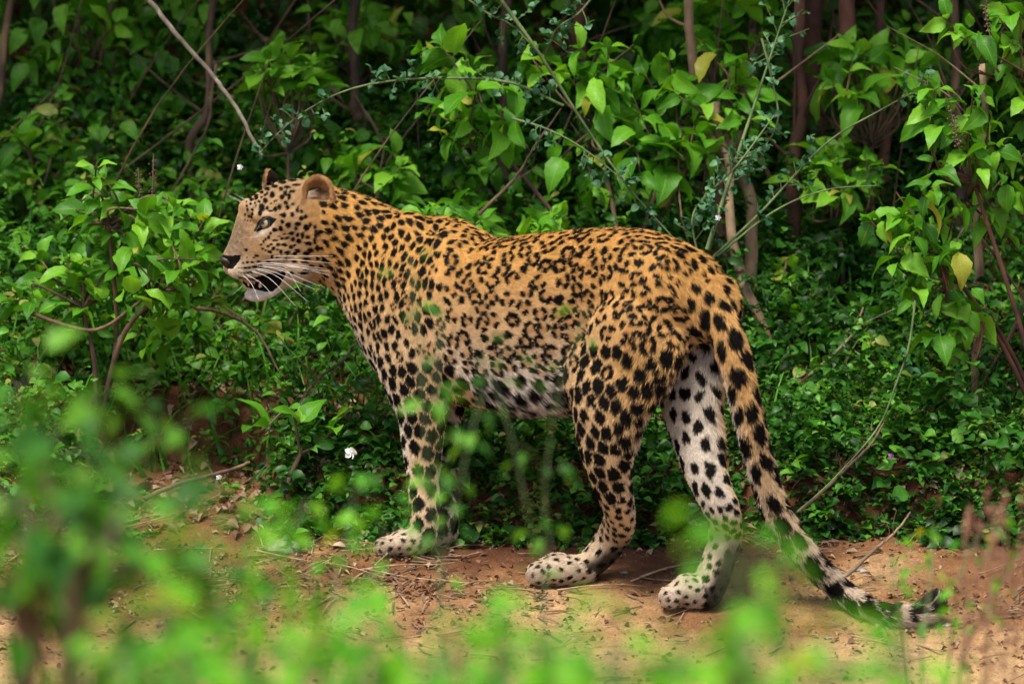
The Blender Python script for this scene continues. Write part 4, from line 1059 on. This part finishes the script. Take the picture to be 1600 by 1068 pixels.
# ------------------------------------------------------------------ ground cover and the undergrowth behind
def on_ground(n, y0, y1, xh=1.0):
    y = y0 + (y1 - y0) * RNG.random(n); w = (11.9 + y) * .0815 * 1.25 * xh; x = (RNG.random(n) * 2 - 1) * w
    return x, y
def edge_y(x): return .19 + .05 * vnoise(x, x * 0 + 3, 2.1, 5) + .05 * vnoise(x, x * 0, 7, 6) + .36 * sstep(-.42, -.52, x) * sstep(-.86, -.76, x) - .05 * sstep(.3, .9, x)
def cover_density(x, y): return sstep(-.09, .0, y - edge_y(x)) + .03
def cover(n, y0, y1, hs, tm, smin, smax, seed, lab, thr):
    x, y = on_ground(n, y0, y1); sp = vnoise(x, y, 4.3, seed) + .4 * vnoise(x, y, 11, seed + 1)
    k = (RNG.random(n) < cover_density(x, y) * (1 - .62 * sstep(.15, .5, vnoise(x, y, 3.3, 777) + .5 * vnoise(x, y, 9, 778)) * sstep(.35, .5, y))) & (sp > thr - .25 * RNG.random(n)); x, y, sp = x[k], y[k], sp[k]; n = len(x)
    # leafy stems: whorls of leaves about a shared shoot
    h = np.abs(RNG.normal(0, hs, n)) * (1.2 + sp) * sstep(-.12, .06, y - edge_y(x)) + .005 + .03 * np.clip(y - .4, 0, 1)
    tint = np.clip(.48 + .6 * vnoise(x, y, 2.3, seed + 2) + .2 * vnoise(x, y, 8, seed + 4) + RNG.normal(0, .20, n), 0, 1)
    per = 6; x, y, h, tint = [np.repeat(v[:n // per], per) for v in (x, y, h, tint)]; n = len(x)
    ang = np.tile(np.arange(per), n // per) * 6.283 / per * np.where(np.arange(n) % 2, 1, 1.07) + np.repeat(RNG.random(n // per) * 6.28, per) + RNG.normal(0, .3, n)
    D = np.stack([np.cos(ang), np.sin(ang), RNG.uniform(-.35, .55, n)], 1); h = np.maximum(.003, h - (np.arange(n) % per) * RNG.uniform(.002, .009, n))
    x = x + np.cos(ang) * .003; y = y + np.sin(ang) * .003; sz = np.repeat(RNG.choice([.6, .8, 1, 1.3], n // per), per) * RNG.uniform(smin, smax, n)
    leaf_cloud('ground_cover', tm, np.stack([x, y, ground_z(x, y) + h], 1), D, RNG.normal(0, .5, n), sz, np.clip(tint + RNG.normal(0, .1, n), 0, 1), None, G_COVER, kind='stuff', label=lab)
cover(50000, .05, 2.2, .055, RND + MID, .014, .032, 31, 'low green ground cover of small round leaves on the bank', -.55)
cover(26000, .08, 2.0, .075, LAN + MID[:1], .016, .034, 131, 'narrow-leaved green herbs mixed into the ground cover', .05)
cover(9000, .12, 2.2, .08, MID, .026, .042, 231, 'broader green seedlings standing above the ground cover', .25)
cover(16000, .08, .42, .060, RND + MID, .012, .026, 331, 'dense small leaves hanging over the edge of the bank', -.7)
# grass blades among it
n = 5000; x, y = on_ground(n, .3, 1.6); k = RNG.random(n) < cover_density(x, y); x, y = x[k], y[k]; n = len(x)
D = RNG.normal(0, .5, (n, 3)); D[:, 2] = 1
leaf_cloud('grass', [leaf_template(4, 1, 'blade', .3, d) for d in (.5, 1.0)], np.stack([x, y, ground_z(x, y)], 1), D, RNG.uniform(-3, 3, n), RNG.uniform(.06, .16, n), RNG.random(n), None, G_COVER, kind='stuff', label='thin grass blades growing through the ground cover')
# undergrowth clumps
def clumps(name, label, n_cl, y0, y1, zf, per, size, spread, mat, tmpl=MID, dens=None, seed=1):
    x, y = on_ground(n_cl, y0, y1, 1.15); z = ground_z(x, y) + zf(y) * RNG.random(n_cl)
    C = np.stack([x, y, z], 1); c = np.repeat(C, per, 0); m_ = len(c)
    off = RNG.normal(0, 1, (m_, 3)); off /= np.linalg.norm(off, axis=1)[:, None]; off *= (RNG.random(m_) ** .5)[:, None] * spread * np.repeat(RNG.uniform(.6, 1.4, n_cl), per)[:, None]
    D = off / spread * .6 + RNG.normal(0, .5, (m_, 3)) + [0, 0, -.35]
    leaf_cloud(name, tmpl, c + off * [1, 1, .8], D, RNG.normal(0, .5, m_), RNG.uniform(size * .65, size * 1.3, m_), np.clip(np.repeat(RNG.random(n_cl), per) * .6 + RNG.random(m_) * .4, 0, 1), None, mat, kind='stuff', label=label)
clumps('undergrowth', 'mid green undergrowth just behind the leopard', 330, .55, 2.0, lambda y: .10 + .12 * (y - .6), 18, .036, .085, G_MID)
clumps('undergrowth', 'brighter broad-leaved seedlings scattered in the undergrowth', 170, .6, 2.6, lambda y: .12 + .24 * (y - .6), 14, .050, .09, G_LIT)
clumps('undergrowth', 'bright saplings standing in the thicket', 210, 1.5, 3.6, lambda y: .35 + .45 * (y - 1.5), 18, .06, .11, G_LIT)
clumps('undergrowth', 'undergrowth of broader leaves deeper in the thicket, shade painted into its green', 560, 2.0, 4.2, lambda y: .25 + .5 * (y - 1.8), 22, .065, .15, G_SHADE)
clumps('thicket', 'thicket closing the background, deep shade painted into its green', 700, 3.8, 6.5, lambda y: 3.0, 24, .085, .25, G_SHADE)
# unseen leaf canopy, added above the view to darken the thicket
n = 26000; x = RNG.uniform(-3.5, 3.5, n); y = RNG.uniform(.75, 6.5, n); z = 1.38 + .22 * (y - .75) + RNG.random(n) * .9 + .25 * vnoise(x, y, 1.3, 61)
k = RNG.random(n) < .75 + .25 * sstep(-.35, .1, vnoise(x, y, 1.6, 62)); x, y, z = x[k], y[k], z[k]; n = len(x)
D = RNG.normal(0, 1, (n, 3)); D[:, 2] -= .3
leaf_cloud('shade_canopy', MID, np.stack([x, y, z], 1), D, RNG.normal(0, .4, n), RNG.uniform(.09, .17, n), RNG.random(n), None, G_SHADE, kind='stuff', label='leafy canopy added above the view to shade the thicket')
# random twigs in the undergrowth
mb = MB()
for _ in range(85):
    xx, yy = on_ground(1, .7, 3.0); z0 = float(ground_z(xx[0], yy[0])); p = np.array([xx[0], yy[0], z0 - .02]); dv = np.array([random.gauss(0, .5), random.gauss(0, .3), 1]) * random.uniform(.15, .6) * (1 + .4 * yy[0])
    mb.tube(crom(np.array([p, p + dv * .5 + RNG.normal(0, .03, 3), p + dv + RNG.normal(0, .05, 3)]), 4), np.linspace(.0030, .0010, 9), 5)
tag(link('undergrowth_twigs', mb.mesh('undergrowth_twigs'), None, B_BROWN), kind='stuff', label='tangle of thin brown twigs in the undergrowth')

# ------------------------------------------------------------------ on the ground: litter, log, straws, stones, flowers
def litter(name, label, n, y0, y1, size, mat, tmpl, flat=.12, dens=lambda x, y: np.ones(len(x)), lift=.003):
    x, y = on_ground(n, y0, y1); k = RNG.random(n) < dens(x, y); x, y = x[k], y[k]; n = len(x)
    D = RNG.normal(0, 1, (n, 3)); D[:, 2] = RNG.normal(0, flat, n)
    leaf_cloud(name, tmpl, np.stack([x, y, ground_z(x, y) + lift], 1), D, RNG.normal(0, .5, n), RNG.uniform(size * .5, size * 1.5, n), RNG.random(n), None, mat, kind='stuff', label=label)
DRY = leaf_mat('dry_leaf', (.07, .03, .016), (.17, .085, .048), (.34, .23, .145), False, .8, .1, False)
patch = lambda x, y: sstep(-.35, .5, vnoise(x, y, 3.5, 71)) * sstep(-.5, .1, y) + .12
litter('leaf_litter', 'dry brown leaf litter scattered on the soil', 20000, -1.0, .62, .014, DRY, [leaf_template(5, 1, 'ovate', .9, d, 0, t_) for d, t_ in ((.2, .8), (.9, -.8), (1.4, .3))] + [leaf_template(5, 1, 'lance', 1.2, d, 0, .5) for d in (.3, 1.2)], .15, patch)
litter('leaf_litter', 'brown litter under the plants of the thicket', 22000, .15, 4.5, .030, DRY, [leaf_template(4, 1, 'ovate', .9, .8, 0, .6), leaf_template(4, 1, 'lance', .9, .4, 0, -.6)], .35)
mb = MB()
for _ in range(3200):
    xx, yy = on_ground(1, -1.0, .5)
    if random.random() > patch(xx, yy)[0] * 1.2: continue
    a = random.gauss(0, .8); L_ = random.uniform(.015, .075); dx, dy = math.cos(a) * L_, math.sin(a) * L_; q = []
    for t in (0, .5, 1): q.append([xx[0] + dx * t, yy[0] + dy * t, float(ground_z(xx[0] + dx * t, yy[0] + dy * t)) + .002 + random.uniform(0, .006)])
    mb.tube(np.array(q), random.uniform(.0006, .0022), 4)
tag(link('twig_litter', mb.mesh('twig_litter'), None, bark_mat('litter_twig', (.09, .045, .025), (.36, .24, .14), .85, 25)), kind='stuff', label='short broken twigs and bark bits strewn on the red soil')
n = 6000; x, y = on_ground(n, -1.2, .55); V0 = np.array([(1, 0, 0), (0, 1, 0), (-1, 0, 0), (0, -1, 0), (0, 0, .8), (0, 0, -.8)]); F0 = [(0, 1, 4), (1, 2, 4), (2, 3, 4), (3, 0, 4), (1, 0, 5), (2, 1, 5), (3, 2, 5), (0, 3, 5)]
Vs = []; Fs = []
for i in range(n):
    r_ = random.choice((.001, .0013, .0016, .002, .0025, .004)) * random.uniform(.7, 1.5); Vs.append(V0 * r_ * RNG.uniform(.6, 1.3, (6, 3)) + [x[i], y[i], float(ground_z(x[i], y[i]))]); Fs.append(np.array(F0) + 6 * i)
tag(link('pebbles', np_mesh('pebbles', np.concatenate(Vs), np.concatenate(Fs)), None, bark_mat('pebble', (.10, .05, .03), (.34, .20, .12), .9, 120)), kind='stuff', label='small pebbles and crumbs of earth on the path')

def straw(label, pts, r=.0022):
    path = []
    for px, py in pts: g = G(px, py); path.append(g + [0, 0, r + .004 + random.uniform(0, .008)])
    path = crom(np.array(path), 6); root = link('straw', np_mesh('straw', *tube(path, np.linspace(r, r * .5, len(path)), 6)), None, STRAW)
    tag(root, label, 'straw', 'dry straws on the ground')
for lab, pts in (('long straw lying left of the front paw', [(400, 870), (470, 880), (540, 893), (600, 912)]), ('thick straw in front of the front paw', [(585, 888), (600, 880), (612, 868), (622, 862)]),
                 ('pale straw running right from the front paw', [(560, 895), (620, 893), (680, 888), (720, 885)]), ('straw crossing between front and hind feet', [(570, 898), (630, 905), (680, 915)]),
                 ('two-jointed straw leading to the far hind paw', [(985, 918), (1030, 900), (1075, 888), (1120, 878)]), ('flattened straw under the near hind heel', [(870, 930), (920, 922), (970, 918), (1010, 922)]),
                 ('curved straw left of the far hind paw', [(1000, 905), (1040, 893), (1090, 880)]), ('broken straw on the bare soil at far left', [(200, 830), (260, 815), (300, 800), (345, 780)]),
                 ('straw lying level on the red soil on the left', [(195, 825), (250, 812), (310, 810)]), ('dark straw along the foot of the left bank', [(240, 868), (300, 865), (350, 862)]),
                 ('thin straw on the soil behind the tail', [(1180, 860), (1215, 850), (1260, 848)]), ('pale straw at the right edge of the soil', [(1530, 905), (1570, 890), (1600, 878)]),
                 ('straw lying by the tail tip', [(1490, 985), (1530, 970), (1590, 958)]), ('straw in front of the tail', [(1330, 1000), (1390, 1010), (1440, 1022)])):
    straw(lab, pts, .0010 if 'thin' in lab else .0017)

def rock(label, px, py, r, sq=.55):
    g = G(px, py); mb_ = bmesh_ico(r, sq); o = link('stone', mb_, None, ROCKM); o.location = Vector(g) + Vector((0, 0, r * sq * .25)); tag(o, label, 'stone', 'stones on the soil')
import bmesh
def bmesh_ico(r, sq):
    bm = bmesh.new(); bmesh.ops.create_icosphere(bm, subdivisions=3, radius=1)
    sd = random.random() * 50
    for v in bm.verts:
        c = v.co; k = 1 + .25 * float(vnoise(c.x + sd, c.y + c.z * 1.3, 1.6, 81)) + .1 * float(vnoise(c.x * 2 + sd, c.z * 2 + c.y, 2.5, 82))
        v.co = Vector((c.x * 1.3, c.y, c.z * sq)) * k * r
    me = bpy.data.meshes.new('stone'); bm.to_mesh(me); bm.free(); return me
ROCKM = bark_mat('stone', (.12, .10, .085), (.34, .29, .24), .9, 45)
for lab, px, py, r in (('flat pale stone on the soil at lower left', 292, 884, .022), ('grey lump half hidden left of the front paw', 440, 858, .028), ('small stone right of the front paw', 705, 868, .007), ('small reddish stone behind the near hind foot', 900, 850, .008), ('pale chip between the hind feet', 975, 895, .007), ('small stone behind the tail', 1345, 893, .012),
                       ('dark stone at the foot of the left bank', 135, 802, .018), ('flat stone near the tail tip', 1478, 978, .010)):
    rock(lab, px, py, r)
def fallen_leaf(label, px, py, size, rot, mesh):
    g = G(px, py); root = bpy.data.objects.new('fallen_leaf', mesh); COL.objects.link(root); root.location = Vector(g) + Vector((0, 0, .006)); root.rotation_euler = (random.uniform(-.5, .1), random.uniform(-.4, .4), rot); root.scale = (size,) * 3
    tag(root, label, 'leaf', 'fallen leaves on the soil')
DRYO = leaf_meshes('dry', [BIG[2], BIG[1]], leaf_mat('fallen_leaf', (.22, .13, .07), (.35, .24, .14), (.48, .36, .24), True, .75, .1, True))
for lab, px, py, s_, r_ in (('curled grey-brown leaf left of the front paw', 480, 862, .055, 2.0), ('large brown leaf behind the front paw at the bank', 520, 858, .06, -1.2), ('pale leaf right of the far hind paw', 1148, 950, .038, 1.9), ('rolled brown leaf on the bank at left', 130, 800, .04, .8),
                            ('small leaf below the tail', 1205, 875, .03, -.6), ('brown leaf on the soil behind the hind feet', 1020, 862, .03, 2.6), ('light leaf near the front legs', 735, 880, .022, .4), ('pale leaf scrap by the tail bend', 1335, 865, .03, 1.2)):
    fallen_leaf(lab, px, py, s_, r_, random.choice(DRYO))

# rotten log behind the legs
lg = empty('fallen_log', P(800, 665, -.75), label='rotten reddish log lying on the bank behind the leopard\'s belly', cat='log')
mb = MB(); path = crom(np.array([P(700, 652, -.62), P(760, 662, -.62), P(830, 672, -.62), P(905, 690, -.62)]), 10)
V, F = tube(path, .022, 20); V = V + .006 * np.stack([vnoise(V[:, 0], V[:, 2], 60, 1), vnoise(V[:, 0], V[:, 2], 50, 2), vnoise(V[:, 0] * .3, V[:, 2], 90, 3)], 1)
link('log_wood', np_mesh('log_wood', V, F), lg, bark_mat('rotten_wood', (.07, .022, .010), (.26, .10, .045), .95, 70, 1.0))
mb.tube(crom(np.array([P(700, 655, -.585), P(760, 668, -.585), P(830, 682, -.585), P(880, 684, -.585)]), 6), np.linspace(.006, .004, 19), 7)
link('split_branch', mb.mesh('split_branch'), lg, B_TAN)
stick('bare_twig', 'forked twig lying on the brown bank under the belly', 'twig', [(800, 715, -.45), (840, 700, -.45), (880, 685, -.45), (900, 670, -.45)], .004, .002, B_TAN, bg_, [(.4, .05, (-1, 0, -.3))])
stick('bare_twig', 'long dark twig on the soil left of the front leg', 'twig', [(230, 780, -.05), (290, 752, -.08), (345, 737, -.1), (390, 722, -.12)], .005, .003, B_BROWN, bg_)

# tiny flowers
def flower(label, px, py, d, mat, petals=5, r=.0055):
    c = P(px, py, d); root = empty('flower', c, label=label, cat='flower', group=None)
    for k in range(petals):
        a = 6.283 * k / petals; o = np.array([math.cos(a), -.35, math.sin(a)]); V_, F_, U_ = RND[0]
        Xa, Ya, Za = frames(o[None], np.array([1.2])); V2 = c + r * 1.3 * (V_[:, :1] * Xa + V_[:, 1:2] * Ya + V_[:, 2:] * Za); link('petal', np_mesh('petal', V2, F_), root, mat)
WHT = plain_mat('white_petal', (.82, .82, .80), .6); PUR = plain_mat('purple_petal', (.32, .14, .36), .6)
flower('tiny white flower just in front of the leopard\'s far ear', 375, 261, -.3, WHT)
flower('white flower on the ground cover left of the front leg', 548, 707, -.12, WHT, 5, .011)
flower('tiny white flower above the rump', 1122, 340, -.42, WHT)
flower('small purple flower right of the front leg', 717, 790, -.25, PUR)
flower('small purple flower on the bank right of the tail', 1392, 712, -.2, PUR)
flower('little white flower in the undergrowth under the chin', 342, 745, -.15, WHT)

# seed spikes on the shrubs
def spike(label, pts, mat, n=34, r=.0032):
    path = crom(np.array([P(*p) for p in pts]), 8); root = empty('seed_spike', path[0], label=label, cat='seed head'); mb = MB(); mb.tube(path, .0011, 5); link('stem', mb.mesh('stem'), root, mat)
    Vs, Fs = [], []
    for i in range(n):
        t = int((.25 + .75 * i / n) * (len(path) - 1)); c = path[t] + RNG.normal(0, .004, 3); Vs.append(V0 * r * .8 * RNG.uniform(.6, 1.2, (6, 3)) + c); Fs.append(np.array(F0) + 6 * i)
    tag(link('seed_husks', np_mesh('seed_husks', np.concatenate(Vs), np.concatenate(Fs)), root, mat), kind='stuff')
HUSK = plain_mat('seed_husk', (.13, .075, .05), .9)
spike('tall dry seed spike above the shrub by the face', [(236, 350, -.45), (238, 300, -.45), (240, 240, -.45)], HUSK)
spike('shorter dry seed spike left of the tall one', [(222, 340, -.45), (218, 300, -.45), (216, 262, -.45)], HUSK)
spike('hanging brown seed spike on the right-hand shrub', [(1478, 150, -.3), (1490, 190, -.3), (1500, 235, -.3)], HUSK, 50, .004)
spike('dark seed spike near the top right corner', [(1548, 60, -.3), (1540, 20, -.3), (1545, -20, -.3)], HUSK, 50, .004)

# ------------------------------------------------------------------ plants close to the camera, out of focus
G_FRONT_DARK = leaf_mat('leaf_near_dark_green', (.02, .10, .008), (.05, .20, .014), (.13, .35, .025), True, .5, .4, False)
FRONT_D = leaf_meshes('front_dark', MID, G_FRONT_DARK)
FRONT = leaf_meshes('front', [MID[0], MID[1], MID[2]], G_FRONT)
def near_plant(label, pts, d, leaf, bark, nleaf, r=.012, name='roadside_plant', spread=.05, mesh=FRONT, hang=.2, grp='weeds along the near side of the path'):
    """stems given as lists of picture points at distance d; grown down to the ground"""
    b0 = np.mean([P(s[0][0], s[0][1], d) for s in pts], 0); base = np.array([b0[0], b0[1], float(ground_z(b0[0], b0[1]))])
    root = empty(name, base, label=label, cat='plant', group=grp); mb = MB(); cnt = 0
    per = max(4, nleaf // len(pts))
    for s in pts:
        path = crom(np.vstack([base - [0, 0, .03], (base + P(s[0][0], s[0][1], d)) / 2 + RNG.normal(0, .02, 3), [P(p[0], p[1], d + random.uniform(-.1, .1)) for p in s]]), 6)
        mb.tube(path, np.linspace(r, min(r, .0018) * .7, len(path)), 6)
        i0 = 11
        for k in range(per):
            if cnt >= 295: break
            t = i0 + random.random() ** .8 * (len(path) - 1 - i0); i = min(int(t), len(path) - 2); p = path[i] + (path[i + 1] - path[i]) * (t - i)
            o = RNG.normal(0, 1, 3); o[2] = o[2] * .4 + .1; o = unit(o); q = p + o * random.uniform(.2, 1) * spread
            add_leaf(root, mesh, q, unit(o + [0, 0, -.2 - hang] + RNG.normal(0, .3, 3)), random.uniform(-.8, .8), leaf * random.uniform(.6, 1.3)); cnt += 1
    link('stem', mb.mesh('stem'), root, bark)
near_plant('big blurred bush with a thick brown stem at the lower left', [[(250, 1100), (260, 1000), (250, 930)], [(110, 1060), (95, 900), (80, 790), (70, 710)], [(110, 1040), (60, 920), (20, 820), (-20, 740)], [(120, 1000), (170, 850), (200, 760)], [(110, 960), (140, 830), (120, 720)], [(60, 1000), (0, 950), (-30, 880)], [(110, 930), (190, 900), (240, 880)], [(30, 1000), (60, 880), (30, 760)]], 5.6, .058, B_BROWN, 165, .018, spread=.08, mesh=FRONT_D)
near_plant('thin blurred spray of leaves left of the front paw', [[(390, 1060), (385, 900), (370, 760)], [(400, 1060), (430, 920), (400, 820)], [(380, 1060), (330, 960), (310, 860)]], 5.2, .032, B_GREEN, 60, .006, spread=.045)
near_plant('blurred weeds at the bottom left of the path', [[(180, 1110), (230, 1020), (270, 960)], [(300, 1110), (320, 1040), (350, 990)], [(440, 1110), (450, 1050), (480, 1000)], [(120, 1110), (250, 1060), (300, 1030)], [(540, 1110), (560, 1050), (590, 1010)]], 5.9, .042, B_GREEN, 95, .006)
near_plant('blurred bright weeds at the bottom centre of the path', [[(700, 1110), (720, 1050), (740, 1010)], [(850, 1110), (860, 1030), (880, 960)], [(950, 1110), (960, 1050), (990, 990)], [(780, 1110), (820, 1040), (850, 1000)], [(1050, 1110), (1060, 1060), (1080, 1020)], [(640, 1110), (650, 1060), (660, 1030)]], 6.0, .042, B_GREEN, 105, .006)
near_plant('blurred bright weeds at the bottom right of the path', [[(1160, 1110), (1180, 1040), (1200, 990)], [(1280, 1110), (1300, 1060), (1330, 1020)], [(1400, 1110), (1420, 1060), (1440, 1040)], [(1220, 1110), (1260, 1050), (1290, 1030)]], 6.3, .034, B_GREEN, 60, .006)
near_plant('blurred branch of bright leaves below the far hind foot', [[(1130, 1000), (1180, 940), (1250, 940), (1330, 960)], [(1150, 980), (1110, 880), (1090, 800)], [(1160, 980), (1230, 900), (1200, 870)]], 6.2, .046, B_GREEN, 16, .004, spread=.03)
near_plant('blurred upright sprig crossing the leopard\'s front leg', [[(690, 1000), (688, 800), (680, 640), (690, 500)], [(690, 980), (670, 760), (660, 600), (640, 400)], [(690, 950), (720, 750), (760, 600), (800, 540)]], 8.0 - 4.3, .028, B_GREEN, 48, .0012, spread=.028, mesh=FRONT_D)
near_plant('blurred thin spray crossing the belly and flank', [[(850, 1000), (820, 780), (780, 620), (740, 560)], [(850, 980), (850, 800), (870, 620), (920, 480)], [(850, 1000), (860, 850), (840, 720), (800, 690)]], 3.6, .026, B_GREEN, 24, .0010, spread=.03, mesh=FRONT_D)
near_plant('blurred low leafy spray left of the front leg', [[(520, 1000), (540, 850), (560, 740)], [(500, 1000), (460, 850), (480, 780)], [(540, 1000), (600, 880), (590, 800)]], 4.2, .030, B_GREEN, 46, .003, spread=.04)
near_plant('blurred weeds around the tail tip', [[(1440, 1060), (1450, 940), (1460, 820)], [(1480, 1060), (1500, 900), (1540, 820)], [(1420, 1060), (1400, 930), (1390, 860)], [(1500, 1060), (1560, 920), (1590, 850)]], 3.0, .026, B_GREEN, 70, .003, spread=.035)
near_plant('blurred leaves high on the left over the shrub roots', [[(60, 800), (130, 640), (170, 610)], [(40, 780), (20, 640), (60, 570)], [(60, 800), (220, 700), (300, 660)]], 4.6, .045, B_GREEN, 60, .004, spread=.05, mesh=FRONT_D)
near_plant('blurred bright leafy strip along the bottom edge of the picture', [[(200 + 95 * i, 1120), (205 + 95 * i, 1080), (212 + 95 * i, 1025 + 12 * (i % 3))] for i in range(11)], 6.3, .046, B_GREEN, 105, .003, spread=.06)
near_plant('blurred bright sprays rising from the bottom left of the path', [[(300, 1100), (330, 980), (350, 900)], [(420, 1100), (430, 1000), (470, 930)], [(560, 1100), (570, 1020), (600, 960)], [(230, 1100), (240, 960), (230, 880)]], 5.4, .036, B_GREEN, 70, .003, spread=.045)
# reddish dry grass heads, out of focus, right
hd = empty('dry_grass_tuft', G(1540, 1060), label='blurred reddish dry grass heads at the right edge', cat='grass'); mb = MB(); mb2 = MB(); dd = 3.2
for k in range(15):
    px = random.uniform(1500, 1640); b0 = P(px * .5 + 760, 1060, dd); g0 = np.array([b0[0], b0[1], float(ground_z(b0[0], b0[1]))]); t = P(px, random.uniform(780, 860), dd + random.uniform(-.1, .1)); path = crom(np.array([g0, (g0 + t) / 2 + RNG.normal(0, .02, 3), t]), 6)
    mb.tube(path, np.linspace(.0018, .0008, len(path)), 4)
    for j in range(10):
        p = path[-1 - j // 3] + RNG.normal(0, .008, 3); mb2.tube(np.array([p, p + RNG.normal(0, .008, 3) + [0, 0, .012]]), .0022, 4)
link('grass_stem', mb.mesh('grass_stem'), hd, STRAW)['kind'] = 'stuff'; link('grass_head', mb2.mesh('grass_head'), hd, plain_mat('grass_head', (.26, .12, .075), .9))['kind'] = 'stuff'
